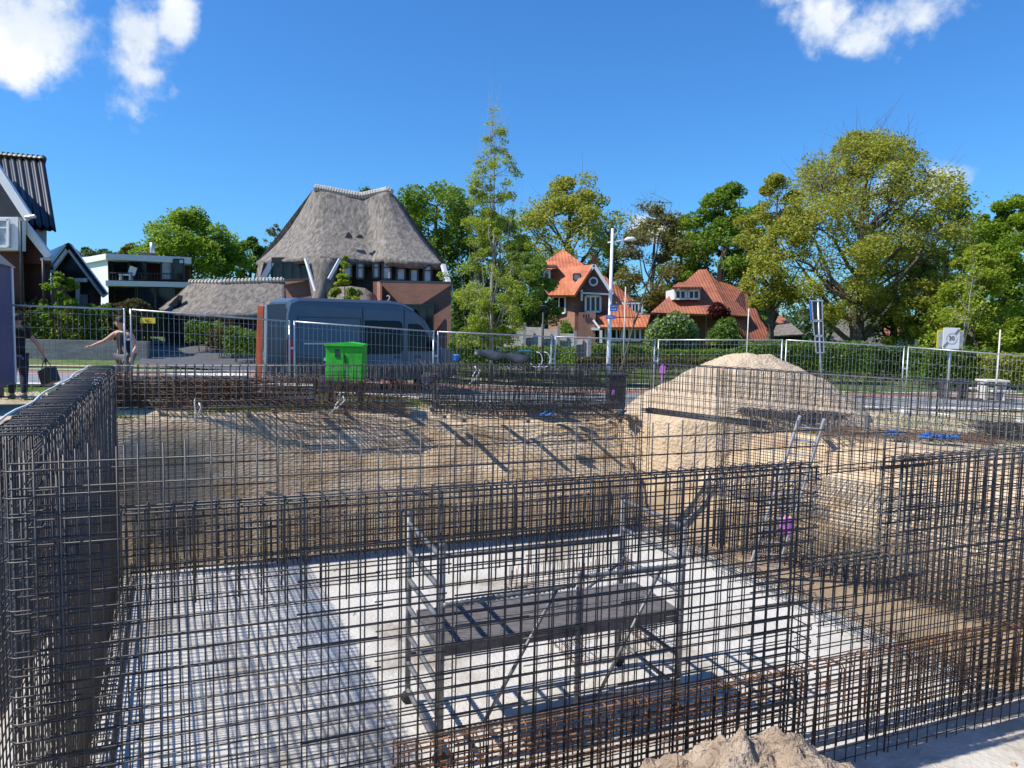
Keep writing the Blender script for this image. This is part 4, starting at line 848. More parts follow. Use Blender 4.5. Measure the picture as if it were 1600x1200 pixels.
b = MB(); b.path([c, Vector((c.x, c.y, zt))], [.05, .035], 8); b.build('pole', M_bin, t, smooth=True); b = MB(); b.path([(c.x, c.y, zt), (c.x, c.y, zt + .1), (c.x, c.y, zt + .16), (c.x, c.y, zt + .2)], [.08, .13, .26, .05], 14); b.build('lamp_head', M_bin, t, smooth=True)
# end-of-30-zone sign
c = W(1481, 600, 24); g = G(c.x, c.y); t = thing('traffic_sign', 'white end of 30 zone sign over a yellow-edged board on a grey pole', 'traffic sign', (c.x, c.y, g)); zc = Z(1481, 530, 24)
b = MB(); b.path([(c.x, c.y, g), (c.x, c.y, zc + .35)], .032, 10); b.build('pole', M_galv, t, smooth=True)
a, d = W(1462, 530, 24), W(1503, 531, 24); wv = d.x - a.x
for nm, ww, hh, yy, m in (('yellow_board', wv, .58, .07, M_yellow), ('board_face', wv - .07, .50, .10, M_galv), ('sign_plate', .54, .68, .13, M_white)):
    b = MB(); b.box(((a.x + d.x) / 2, c.y - yy, zc + (.03 if nm == 'sign_plate' else 0)), (ww, .018, hh)); b.build(nm, m, t, bevel=.006)
cx_ = (a.x + d.x) / 2; yf = c.y - .142
b = MB(); ring = [Vector((cx_ + .17 * math.cos(k / 24 * 2 * math.pi), yf, zc + .03 + .17 * math.sin(k / 24 * 2 * math.pi))) for k in range(25)]; b.path(ring, .008, 5); b.build('ring', M_galv, t)
text('number', '30', .20, M_black, t, facing(Vector((cx_, yf - .004, zc + .03))), .003)
b = MB()
for s_, e_ in (((-.24, -.29), (-.11, -.13)), ((.12, .14), (.24, .29))):
    for o_ in (-.02, 0, .02): b.beam(Vector((cx_ + s_[0] + o_, yf, zc + .03 + s_[1] - o_)), Vector((cx_ + e_[0] + o_, yf, zc + .03 + e_[1] - o_)), .008, .01, up=(0, 1, 0))
b.build('diagonal_bars', M_bin, t)
# tilted sign boards seen from behind
c = W(1286, 590, 26); g = G(c.x, c.y); t = thing('sign_boards', 'tilted stack of three grey sign backs with a blue edge on a leaning pole', 'traffic sign', (c.x, c.y, g)); tp = W(1278, 468, 26)
b = MB(); b.path([(c.x, c.y, g), tp + Vector((0, 0, 0))], .035, 8); b.build('pole', M_galv, t, smooth=True)
for (y0, y1, xl, xr, nm) in ((470, 500, 1268, 1285, 1), (502, 524, 1270, 1286, 2), (526, 551, 1273, 1287, 3)):
    q = [W(xl, y0, 26), W(xr - 1, y0, 26), W(xr, y1, 26), W(xl + 2, y1, 26)]; b = MB(); b.prism(q, (0, .03, 0)); bd = b.build('sign_back', M_bin, t)
    b = MB()
    for i in range(4): b.beam(q[i] - Vector((0, .015, 0)), q[(i + 1) % 4] - Vector((0, .015, 0)), .035, .035, up=(0, 1, 0))
    b.build('frame', M_galv, bd)
    if nm == 1: b = MB(); b.prism([W(1266, 470, 26.1), W(1269, 470, 26.1), W(1271, 501, 26.1), W(1268, 501, 26.1)], (0, .1, 0)); b.build('blue_edge', M_sblue, bd)
# picnic tables
for px, py, m, lb in ((1492, 585, M_bin, 'dark picnic table by the hedge below the end of 30 zone sign'), (1551, 588, M_pale, 'pale topped picnic table at the far right by the hedge')):
    c = W(px, py, 27); g = G(c.x, c.y); t = thing('picnic_table', lb, 'picnic table', (c.x, c.y, g))
    b = MB(); b.box((c.x, c.y, g + .76), (.85, .7, .07)); b.build('tabletop', m, t, bevel=.01)
    for s in (-1, 1):
        b = MB(); b.box((c.x + s * .34, c.y, g + .36), (.09, .5, .74)); b.build('leg', m, t); b = MB(); b.box((c.x, c.y + s * .6, g + .42), (.85, .25, .05)); b.build('bench', m, t)
# ------------------------------------------------------------------ buildings
def wall(t, pts, depth, m, name='wall', Y=None, bevel=0):
    """front polygon of (px, py, Y), carried back by depth"""
    b = MB(); P = [W(*p) for p in pts]; b.prism(P, (P[0].x / P[0].y * depth, depth, 0)); return b.build(name, m, t, bevel=bevel)
def dropz(P, z): return Vector((P.x, P.y, z))
def wallz(t, px0, px1, pyt, Y0, Y1, depth, m, name='wall', pyt1=None, zb=-.6):
    a, c = W(px0, pyt, Y0), W(px1, pyt if pyt1 is None else pyt1, Y1); b = MB(); b.prism([dropz(a, zb), dropz(c, zb), c, a], (c.x / c.y * depth, depth, 0)); return b.build(name, m, t)
def window(t, px0, py0, px1, py1, Y, mf=None, mg=None, mull=1, bars=1, fr=.07, Y1=None, parent=None):
    Y1 = Y if Y1 is None else Y1; mf = mf or M_white; mg = mg or M_glass; a, c, d, e = W(px0, py0, Y), W(px1, py0, Y1), W(px1, py1, Y1), W(px0, py1, Y)
    f = MB()
    for p, q in ((a, c), (c, d), (d, e), (e, a)): f.beam(p, q, fr, fr, up=(0, 1, 0))
    for k in range(1, mull + 1): f.beam(a.lerp(c, k / (mull + 1)), e.lerp(d, k / (mull + 1)), fr * .8, fr * .8, up=(0, 1, 0))
    if bars: f.beam(a.lerp(e, .3), c.lerp(d, .3), fr * .6, fr * .6, up=(0, 1, 0))
    w = f.build('window', mf, t); g = MB(); o = Vector((0, .025, 0)); g.prism([a + o, c + o, d + o, e + o], (0, .01, 0)); g.build('pane', mg, w); return w
def roof(t, polys, m, name='roof', th=.16):
    b = MB()
    for p in polys: P = [W(*q) for q in p]; n = (P[1] - P[0]).cross(P[2] - P[0]).normalized(); n = n if n.z > 0 else -n; b.prism(P, -n * th)
    return b.build(name, m, t)
def trim(t, pts, m, w=.18, h=.22, name='bargeboard'):
    b = MB()
    for i in range(len(pts) - 1): b.beam(W(*pts[i]), W(*pts[i + 1]), w, h)
    return b.build(name, m, t)
def base(px, Y): x = X(px, Y); return (x, Y, G(x, Y))
# thatched villa
t = thing('thatched_house', 'large villa with a tall grey thatched roof above brick walls, behind the van', 'house', base(560, 42))
cols = [((489, 296, 50), (400, 411, 53)), ((491, 297, 47.2), (400, 410, 46.5)), ((492, 297, 46.8), (438, 407, 44)), ((493, 297, 46.6), (476, 403, 41.6)), ((500, 298, 46.4), (500, 403, 41.2)), ((520, 302, 46.4), (527, 404, 41.6)), ((545, 305, 46.5), (560, 406, 42.3)),
        ((566, 307, 46.6), (582, 408, 42.6)), ((585, 304, 46.4), (592, 406, 41.9)), ((598, 301, 46.3), (600, 405, 41.3)), ((606, 300, 46.4), (640, 409, 41.2)), ((612, 301, 46.8), (691, 413, 42.2)), ((616, 304, 50), (700, 418, 52))]
rows = []; NR = 26
for i in range(NR + 1):
    s = i / NR; row = []
    for ci in range(len(cols) - 1):
        for sub in range(6 if ci < len(cols) - 2 else 7):
            f = sub / 6; a = W(*cols[ci][0]).lerp(W(*cols[ci + 1][0]), f); c = W(*cols[ci][1]).lerp(W(*cols[ci + 1][1]), f)
            p = a.lerp(c, s); p.z -= .35 * math.sin(math.pi * s) * (1 if 3 > ci or ci > 9 else .8); p.y += .5 * math.sin(math.pi * s)
            nn = noise.fractal(p * 2.2, 1, 2, 4); p += Vector((0, -.025, .025)) * nn; row.append(p)
    rows.append(row)
b = MB(); b.grid(rows[::-1]); r_ = b.build('roof', M_thatch, t, smooth=True); sm = r_.modifiers.new('s', 'SOLIDIFY'); sm.thickness = .38; sm.offset = -1
# closing back slope
b = MB(); b.prism([W(489, 296, 50), W(616, 304, 50), W(700, 418, 53), W(400, 411, 53)], (0, .3, 0)); b.build('roof', M_thatch, t)
# thatch leg running down between the windows
rows = []
for i in range(9):
    s = i / 8; l_ = W(477 + 12 * s, 403 + 72 * s, 41.6 - 1.2 * s); rr_ = W(529 - 14 * s - 6 * s * s, 404 + 68 * s, 41.7 - 1.2 * s); m_ = l_.lerp(rr_, .5) - Vector((0, .45, 0))
    rows.append([l_ + Vector((0, .5, 0)), l_, l_.lerp(m_, .6) - Vector((0, .05, 0)), m_, rr_.lerp(m_, .6) - Vector((0, .05, 0)), rr_, rr_ + Vector((0, .5, 0))])
b = MB(); b.grid(rows[::-1]); lg = b.build('thatch_skirt', M_thatch, t, smooth=True); lg.modifiers.new('s', 'SOLIDIFY').thickness = .3
for p, q, w_, h_ in (((477, 404, 41.2), (500, 478, 40.2), .10, .16), ((531, 405, 41.3), (514, 436, 40.9), .10, .16), ((692, 414, 42), (712, 478, 40.6), .22, .2), ((424, 410, 43.2), (408, 440, 43), .5, .3)): b = MB(); b.beam(W(*p), W(*q), w_, h_); b.build('fascia', M_white, t)
b = MB(); b.prism([W(404, 410, 44.5), W(412, 410, 44.3), W(405, 440, 44), W(398, 440, 44.2)], (0, .6, 0)); b.build('thatch_skirt', M_thatch, t); b = MB(); b.prism([W(708, 462, 41), W(716, 478, 41), W(706, 480, 41)], (0, 1.5, 0)); b.build('thatch_skirt', M_thatch, t)
b = MB(); pts = [(492, 295), (515, 299), (540, 304), (565, 308), (588, 303), (605, 299), (614, 302)]
ridge = [W(x, y, 46.6) + Vector((0, 0, .06)) for x, y in pts]; b.path(ridge, .16, 8); b.build('ridge_cap', M_ridge, t, smooth=True)
b = MB()
for i in range(len(ridge) - 1):
    for k in range(6 if i < 5 else 3): c = ridge[i].lerp(ridge[i + 1], k / 6); d = (ridge[i + 1] - ridge[i]).normalized(); b.path([c, c + d * .12], .24, 8)
b.build('ridge_tile', M_ridge, t)
b = MB()
for cx_ in (544, 561): b.prism([W(cx_ - 5, 371, 42.9), W(cx_ + 5, 372, 42.9), W(cx_ + 4, 367, 42.9), W(cx_, 366 if cx_ > 550 else 362, 42.9)], (0, .35, 0))
b.build('roof_vent', M_black, t)
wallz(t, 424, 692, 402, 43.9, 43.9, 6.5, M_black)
wallz(t, 436, 502, 437, 42.6, 42.0, 1.3, M_brickr)
wallz(t, 583, 706, 440, 41.0, 39.6, 4, M_brickb)
b = MB(); a, c = W(583, 440, 42.2), W(594, 440, 39.9); b.prism([dropz(a, -.5), dropz(c, -.5), c, a], (.1, 0, 0)); b.build('wall', M_brickr, t)  # redder, lighter brick paints sunlight onto the wing's left side
b = MB(); b.beam(W(594, 440, 39.8), W(707, 442, 39.4), .3, .12); b.build('coping', M_bin, t); b = MB(); b.beam(W(436, 438, 42.3), W(494, 436, 41.9), .3, .12); b.build('coping', M_bin, t)
for (x0, x1, y0, y1) in ((534, 549, 410, 434), (558, 568, 411, 435), (583, 592, 411, 434), (598, 611, 410, 436), (620, 633, 412, 438), (641, 653, 413, 440), (662, 674, 415, 441)): window(t, x0, y0, x1, y1, 41.85, M_black, M_net, 0, 1, .10)
for (x0, x1) in ((424, 439), (441, 453), (455, 467), (469, 483)): window(t, x0, 410, x1, 437, 43.0, M_black, M_glass, 0, 0, .08)
window(t, 628, 476, 677, 525, 39.5, M_black, M_glass, 3, 0, .06)
text('house_number', '2', .5, M_white, t, facing(W(607, 467, 39.6)), .02)
rows = [[W(x, y0 + (y1 - y0) * i / 5, Yy - i * .25) for (x, y0, y1, Yy) in ((512, 452, 474, 41), (530, 448, 476, 40.7), (548, 447, 478, 40.6), (570, 450, 480, 40.7), (588, 462, 482, 41))] for i in range(6)]
b = MB(); b.grid(rows[::-1]); o = b.build('low_thatch_roof', M_thatch, t, smooth=True); o.modifiers.new('s', 'SOLIDIFY').thickness = .25
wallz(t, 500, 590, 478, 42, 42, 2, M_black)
# thatched garage
t = thing('thatched_garage', 'low thatched garage with brick pillar and dark doors, left of the villa', 'garage', base(350, 37))
cols = [((300, 440, 40), (248, 482, 42)), ((300, 440, 39.2), (262, 487, 37.2)), ((345, 443, 38.2), (318, 491, 35.2)), ((395, 441, 38.4), (385, 491, 35.4)), ((444, 440, 38.6), (446, 490, 36))]
rows = []
for i in range(15):
    s = i / 14; row = []
    for ci in range(4):
        for sub in range(8 if ci < 3 else 9):
            f = sub / 8; p = W(*cols[ci][0]).lerp(W(*cols[ci + 1][0]), f).lerp(W(*cols[ci][1]).lerp(W(*cols[ci + 1][1]), f), s); p.z -= .1 * math.sin(math.pi * s); p += Vector((0, -.04, .04)) * noise.fractal(p * 2.5, 1, 2, 4); row.append(p)
    rows.append(row)
b = MB(); b.grid(rows[::-1]); r_ = b.build('roof', M_thatch, t, smooth=True); sm = r_.modifiers.new('s', 'SOLIDIFY'); sm.thickness = .3; sm.offset = -1
b = MB(); b.prism([W(300, 440, 40), W(444, 440, 40), W(446, 485, 42), W(250, 480, 42)], (0, .2, 0)); b.build('roof', M_thatch, t)
b = MB(); ridge = [W(298, 441, 39.3), W(345, 441, 38.3), W(395, 439, 38.4), W(444, 438, 38.6)]; b.path(ridge, .11, 8)
for i in range(3):
    for k in range(9): c = ridge[i].lerp(ridge[i + 1], k / 9); d = (ridge[i + 1] - ridge[i]).normalized(); b.path([c, c + d * .08], .17, 8)
b.build('ridge_cap', M_ridge, t)
b = MB(); b.prism([W(262, 478, 37.1), W(279, 461, 37.1), W(276, 478, 37.1)], (0, .5, 0)); b.build('roof_window', M_black, t)
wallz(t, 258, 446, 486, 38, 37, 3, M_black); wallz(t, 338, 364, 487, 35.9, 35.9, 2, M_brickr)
for (x0, x1) in ((286, 336), (366, 404), (406, 440)): window(t, x0, 491, x1, 524, 36.6, M_black, M_black, 3, 0, .06)
# white modern house
t = thing('modern_house', 'white flat-roofed modern house with wide glass fronts in the left background', 'house', base(215, 52))
wallz(t, 128, 168, 402, 56, 51.5, 9, M_white, pyt1=398); wallz(t, 166, 296, 406, 53, 55, 8, M_brickd, pyt1=409)
b = MB()
for (y0, y1, y2, y3) in ((396, 404, 402, 412), (438, 446, 441, 449)): b.prism([W(165, y1, 50.8), W(299, y3, 53.2), W(299, y2, 53.2), W(165, y0, 50.8)], (-4.2, 8.5, 0))
b.prism([W(128, 403, 55), W(166, 396, 50.8), W(166, 405, 50.8), W(128, 412, 55)][::-1], (1.5, 8, 0)); b.build('roof', M_white, t)
for (x0, x1) in ((171, 200), (202, 229), (252, 269), (271, 287)): window(t, x0, 405, x1, 437, 52.6, M_black, M_net if x0 in (252,) else M_glass, 0, 0, .08, 53.0)
for (x0, x1) in ((215, 242), (244, 272), (178, 212)): window(t, x0, 449, x1, 482, 52.6, M_black, M_glass, 0, 0, .08, 53.0)
b = MB(); b.path([W(171, 426, 51.3), W(288, 428, 53.2)], .03, 5)
for k in range(24): p, q = W(171 + k * 5, 426, 51.3 + k * .08), W(171 + k * 5, 438, 51.3 + k * .08); b.tube(p, q, .015, 4)
b.build('balcony_railing', M_bin, t)
b = MB(); p = W(238, 400, 55); b.path([p, dropz(p, Z(238, 379, 55))], .17, 10); b.build('flue', M_galv, t, smooth=True)
b = MB(); p = W(231, 399, 54); b.box(p, (.9, .6, .35)); b.build('roof_unit', M_bin, t)
t2 = thing('balcony_chair', 'white lounge chair on the balcony of the flat-roofed house', 'chair', tuple(W(197, 438, 51.9))); p = W(197, 438, 51.9); b = MB()
b.box(p + Vector((0, 0, .38)), (.8, .5, .07)); b.build('seat', M_white, t2); b = MB(); b.beam(p + Vector((.36, 0, .4)), p + Vector((.56, 0, .95)), .5, .06, up=(0, 1, 0)); b.build('backrest', M_white, t2)
for sx in (-.35, .35): b = MB(); b.box(p + Vector((sx, 0, .19)), (.05, .45, .36)); b.build('leg', M_white, t2)
# near left brick house
t = thing('brick_house', 'tall dark red brick house with black tiled roof and white bargeboards at the left edge', 'house', base(30, 34))
NT = 15; rows = []
lt, rt, rb, lb = W(-95, 236, 37.5), W(70, 251, 36.5), W(88, 361, 33), W(-80, 345, 33.6)
for i in range(19):
    s = i / 18; row = []; a, c = lt.lerp(lb, s), rt.lerp(rb, s); nrm = Vector((0, -.6, .8))
    for j in range(NT * 6 + 1):
        f = j / (NT * 6); row.append(a.lerp(c, f) + nrm * (.075 * abs(math.sin(f * NT * math.pi * 1.0)) - .03 * ((s * 18) % 1)))
    rows.append(row)
b = MB(); b.grid(rows[::-1]); ro = b.build('roof', M_dtile, t, smooth=True); ro.modifiers.new('s', 'SOLIDIFY').thickness = .08
b = MB(); b.path([lt + Vector((0, 0, .08)), rt + Vector((0, 0, .08))], .13, 8)
for k in range(22): c = lt.lerp(rt, k / 21.5); b.path([c + Vector((0, 0, .08)), c + Vector((.08, 0, .08))], .17, 8)
b.build('ridge_cap', M_dtile, t); b = MB(); b.prism([lt, rt, rt + Vector((-4, 5, -4)), lt + Vector((-4, 5, -4))], (0, .1, 0)); b.build('roof', M_dtile, t)
wallz(t, -90, 36, 392, 31.5, 31.5, 5, M_brickd); wallz(t, 30, 78, 400, 32.5, 32.5, 5, M_brickd, pyt1=402)
b = MB(); b.prism([W(32, 338, 32), W(77, 404, 32), W(77, 412, 32), W(32, 412, 32)], (-2.3, 4, 0)); b.build('wall', M_brickd, t)
b = MB(); b.prism([W(56, 352, 33.3), W(73, 358, 33.3), W(73, 400, 33.3), W(56, 385, 33.3)], (-2, 3, 0)); b.build('wall', M_white, t)
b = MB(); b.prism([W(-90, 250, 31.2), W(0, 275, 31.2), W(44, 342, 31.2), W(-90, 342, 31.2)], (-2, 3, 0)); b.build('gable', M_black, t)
trim(t, [(-40, 212, 31), (-2, 268, 31), (46, 342, 31)], M_white, .18, .34); trim(t, [(34, 346, 31.6), (78, 402, 31.6)], M_white, .18, .30)
roof(t, [[(-42, 205, 31), (48, 336, 31), (44, 338, 34.5), (-48, 208, 35)], [(36, 342, 31.6), (80, 399, 31.6), (79, 400, 34.5), (36, 343, 34.5)]], M_dtile)
b = MB(); b.prism([W(-90, 391, 30.9), W(28, 391, 30.9), W(28, 339, 30.9), W(-90, 339, 30.9)], (0, .5, 0)); b.build('bay_front', M_white, t)
window(t, -20, 343, 13, 385, 30.8, M_white, M_net, 1, 1, .1)
for (x, y0, y1) in ((32, 345, 480), (67, 405, 480)): b = MB(); b.path([W(x, y0, 30.9), W(x + 2, y1, 30.9)], .05, 6); b.build('downpipe', M_bin, t, smooth=True)
b = MB(); b.path([W(40, 340, 30.9), W(55, 338, 30.9)], .08, 6); b.path([W(64, 405, 31.2), W(77, 405, 31.2)], .07, 6); b.build('gutter', M_galv, t)
# small gabled house
t = thing('gabled_garage', 'small black gabled garage with white bargeboards beside the brick house', 'garage', base(115, 38))
wall(t, [(107, 385, 38.2), (158, 462, 38.2), (157, 505, 38.2), (80, 505, 38.2), (80, 424, 38.2)], 5, M_black, 'gable')
wallz(t, 138, 156, 452, 38.1, 38.1, 1, M_brickd)
trim(t, [(77, 424, 37.9), (107, 384, 37.9), (165, 462, 37.9)], M_white, .14, .34)
roof(t, [[(107, 379, 37.8), (167, 458, 37.8), (160, 462, 42), (106, 384, 42)], [(107, 379, 37.8), (76, 420, 37.8), (68, 396, 45), (106, 384, 46)]], M_dtile)
b = MB(); b.prism([W(119, 441, 37.9), W(137, 441, 37.9), W(137, 435, 37.9), W(117, 435, 37.9)], (0, -.3, 0)); b.prism([W(120, 441, 38), W(125, 441, 38), W(125, 500, 38), W(120, 500, 38)], (0, -.1, 0)); b.build('door_frame', M_white, t)
b = MB(); b.prism([W(125, 460, 38), W(137, 460, 38), W(137, 500, 38), W(125, 500, 38)], (0, -.08, 0)); b.build('door', M_galv, t)
# orange-roofed villa
Yh = 54
t = thing('red_roof_house', 'brick house with bright orange tiled roofs, gable with round window and skylight', 'house', base(900, Yh))
roof(t, [[(880, 389, 58), (826, 427, 54), (930, 427, 52)], [(880, 389, 58), (930, 427, 52), (925, 425, 64)], [(880, 389, 58), (826, 427, 54), (835, 428, 63)]], M_redtile)
roof(t, [[(862, 420, 54), (928, 413, 50.8), (897, 461, 49.4), (852, 461, 53.0)], [(928, 413, 50.8), (862, 420, 54), (880, 430, 60), (960, 458, 54)]], M_redtile)
wall(t, [(928, 417, 51.2), (954, 457, 51.2), (956, 530, 51.2), (898, 530, 51.2), (898, 461, 51.2)], 7, M_brickb, 'gable_wall')
wallz(t, 858, 899, 461, 54, 51.2, 5, M_brickr)
trim(t, [(896, 462, 50.7), (928, 414, 50.7), (957, 460, 50.7)], M_white, .12, .22)
b = MB(); c = W(927, 440, 51.1); b.path([c, c + Vector((0, -.1, 0))], .32, 18); rw = b.build('round_window', M_white, t); b = MB(); b.path([c - Vector((0, .08, 0)), c - Vector((0, .14, 0))], .2, 18); b.build('pane', M_glass, rw)
window(t, 915, 463, 938, 487, 51.0, M_white, M_glass, 2, 0, .13); window(t, 864, 464, 883, 489, 53.0, M_white, M_glass, 1, 0, .12, 52.0); window(t, 896, 428, 907, 438, 50.6, M_bin, M_net, 0, 0, .08)
b = MB(); b.beam(W(909, 458, 50.8), W(952, 460, 50.8), .5, .12); b.beam(W(909, 453, 50.8), W(909, 470, 50.8), .15, .1); b.build('canopy', M_galv, t)
b = MB(); b.prism([W(840, 436, 52.4), W(860, 436, 52.2), W(860, 420, 52.2), W(840, 420, 52.4)], (0, 3, 0)); dm = b.build('dormer', M_white, t); b = MB(); b.prism([W(837, 419, 52.0), W(872, 419, 51.8), W(868, 416, 54), W(842, 416, 54)], (0, 0, .12)); b.build('dormer_roof', M_brickd, dm)
window(dm, 842, 423, 849, 434, 52.3, M_white, M_glass, 0, 1, .08); window(dm, 850, 423, 858, 434, 52.2, M_white, M_glass, 0, 1, .08)
wallz(t, 925, 933, 398, 56, 56, .6, M_brickd, 'chimney', zb=5)
wallz(t, 904, 931, 488, 48.8, 48.8, 3, M_brickr)
b = MB()
for x in (911, 915, 919): b.prism([W(x, 491, 48.75), W(x + 2, 491, 48.75), W(x + 2, 497, 48.75), W(x, 497, 48.75)], (0, -.05, 0))
b.build('wall_slot', M_black, t)
roof(t, [[(944, 430, 55), (993, 471, 53), (958, 473, 51), (950, 455, 52)], [(932, 492, 50.5), (1016, 492, 50.5), (1010, 511, 48.6), (934, 511, 48.6)], [(955, 472, 51), (976, 472, 51), (1000, 495, 50), (955, 495, 50)]], M_redtile)
wallz(t, 952, 1005, 470, 52.5, 52.5, 3, M_brickb); wallz(t, 934, 1008, 510, 49.8, 49.8, 3, M_brickb)
window(t, 977, 474, 1003, 490, 51.5, M_white, M_glass, 4, 0, .11); window(t, 946, 514, 972, 532, 49.6, M_white, M_glass, 2, 0, .12); window(t, 976, 514, 1000, 532, 49.6, M_white, M_glass, 2, 0, .12)
trim(t, [(972, 473, 51), (984, 493, 50.4)], M_white, .1, .12); trim(t, [(927, 500, 48.6), (937, 513, 48.4)], M_white, .08, .12)
b = MB(); b.prism([W(925, 512, 48.6), W(937, 512, 48.6), W(937, 516, 48.6), W(925, 516, 48.6)], (0, .6, 0)); b.beam(W(939, 516, 48.4), W(939, 536, 48.4), .15, .15); b.build('porch', M_white, t)
# second red roofed villa
t = thing('red_roof_house', 'brick house with steep weathered red hipped roof behind the blossoming shrub', 'house', base(1110, 58))
ap, ap2 = (1092, 421, 62), (1104, 421, 62)
roof(t, [[ap, ap2, (1140, 492, 55), (1017, 488, 56)], [ap2, (1170, 492, 62), (1172, 494, 56.5), (1140, 492, 55)], [ap, (1017, 488, 56), (1030, 486, 66)], [(1124, 440, 61), (1162, 450, 61), (1210, 533, 56), (1172, 533, 55), (1135, 492, 55.2)]], M_redtile2)
wallz(t, 1030, 1170, 490, 58, 58, 6, M_brickb)
b = MB(); b.prism([W(1053, 468, 56.6), W(1094, 468, 56.6), W(1094, 452, 56.6), W(1053, 452, 56.6)], (0, 3, 0)); dm = b.build('dormer', M_white, t); b = MB(); b.prism([W(1050, 451, 56.2), W(1098, 451, 56.2), W(1092, 444, 60), W(1060, 444, 60)], (0, 0, .14)); b.build('dormer_roof', M_redtile2, dm)
window(dm, 1055, 454, 1071, 467, 56.5, M_white, M_glass, 1, 0, .13); window(dm, 1076, 454, 1092, 467, 56.5, M_white, M_glass, 1, 0, .13)
wallz(t, 1121, 1128, 417, 61, 61, .6, M_brickd, 'chimney', zb=5)
for (x0, x1) in ((1122, 1140), (1146, 1160)): window(t, x0, 496, x1, 508, 57.8, M_bin, M_glass, 1, 0, .1)
# small far houses
t = thing('far_house', 'small far house with a red roof above the hedge, left of the tilted sign boards', 'house', base(1215, 85))
roof(t, [[(1205, 496, 86), (1222, 493, 87), (1234, 504, 84), (1199, 507, 84)]], M_redtile2); wallz(t, 1201, 1232, 505, 85, 85, 4, M_white); window(t, 1205, 508, 1211, 516, 84.8, M_bin, M_glass, 0, 0, .1)
t = thing('far_barn', 'low far barn with dark thatched roof behind the hedge', 'barn', base(1240, 75))
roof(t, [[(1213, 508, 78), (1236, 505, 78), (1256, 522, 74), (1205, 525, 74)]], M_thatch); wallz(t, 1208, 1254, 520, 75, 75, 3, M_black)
t = thing('far_thatched_house', 'thatched house half hidden under the large oak', 'house', base(1330, 66))
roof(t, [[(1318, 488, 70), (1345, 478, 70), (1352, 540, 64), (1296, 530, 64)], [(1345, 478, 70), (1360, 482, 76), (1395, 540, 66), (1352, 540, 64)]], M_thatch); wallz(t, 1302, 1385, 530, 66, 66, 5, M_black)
t = thing('far_brick_house', 'brick house with red roof seen between the trunks below the oak', 'house', base(1420, 70))
roof(t, [[(1385, 500, 76), (1460, 498, 76), (1466, 524, 70), (1378, 524, 70)]], M_redtile2); wallz(t, 1382, 1462, 523, 71, 71, 6, M_brickr)
window(t, 1402, 529, 1416, 541, 70.7, M_white, M_net, 1, 0, .13); window(t, 1430, 529, 1442, 542, 70.7, M_white, M_net, 1, 0, .13); window(t, 1448, 505, 1457, 516, 72, M_white, M_glass, 0, 0, .13)
# ------------------------------------------------------------------ garden walls, gate, panel fence
a, c = W(40, 534, 29.5), W(229, 534, 30.6); a.z = c.z = .86
b = MB(); b.prism([dropz(a - Vector((14, .8, 0)), -.3), dropz(c, -.3), c, a - Vector((14, .8, 0))], (0, .35, 0)); tag(b.build('retaining_wall', M_conc if False else mat('grey_block_wall', (.17, .16, .15), (.27, .26, .245), 1.5, .9, bump=.5, bscale=12, stretch=(1, 1, 4)), at=dropz(a, 0)), 'long grey garden retaining wall below the planted border at left', 'wall')
for k, (px0, py0, px1, py1) in enumerate(((788, 508, 820, 514), (820, 511, 848, 517), (848, 514, 873, 524), (873, 521, 899, 532), (899, 530, 921, 538))):
    if k == 0: t = thing('panel_fence', 'grey concrete panel fence stepping down towards the orange-roofed house', 'fence', base(850, 34.4))
    p, q = W(px0, py0, 34.6), W(px1, py0, 34.2); b = MB()
    for r__ in range(5): b.prism([dropz(p, p.z - .42 * (r__ + 1) + .02), dropz(q, p.z - .42 * (r__ + 1) + .02), dropz(q, p.z - .42 * r__), dropz(p, p.z - .42 * r__)], (0, .06, 0))
    b.build('panel', M_cfence, t, bevel=.006); b = MB(); b.box((q.x, q.y, p.z - .9), (.13, .14, 2.1)); b.build('post', M_cfence, t)
t = thing('driveway_gate', 'black barred driveway gate with a yellow sign, left of the garage', 'gate', base(250, 36))
a, c = W(213, 532, 36), W(300, 530, 36.5); zt = Z(250, 505, 36); b = MB()
for k in range(26): p = a.lerp(c, k / 25); b.tube(dropz(p, G(p.x, p.y) + .1), dropz(p, zt), .014, 5)
b.build('bars', M_black, t); b = MB(); b.beam(dropz(a, zt), dropz(c, zt), .05, .05); b.beam(dropz(a, G(a.x, a.y) + .12), dropz(c, G(c.x, c.y) + .12), .05, .05); b.build('frame', M_black, t)
for p in (a, c): b = MB(); b.box((p.x, p.y, zt / 2 + .4), (.14, .14, zt)); b.build('post', M_black, t)
a, c = W(219, 497, 15.6), W(243, 505, 15.6)
b = MB(); b.box((a + c) / 2, ((c - a).x, .012, .115)); s_ = b.build('fence_sign', M_yellow, at=(a + c) / 2, bevel=.004); tag(s_, 'small yellow sign with black letters on the mesh fence right of the man', 'sign'); text('lettering', 'BIC', .075, M_black, s_, facing(W(230.5, 501, 15.585)), .002)
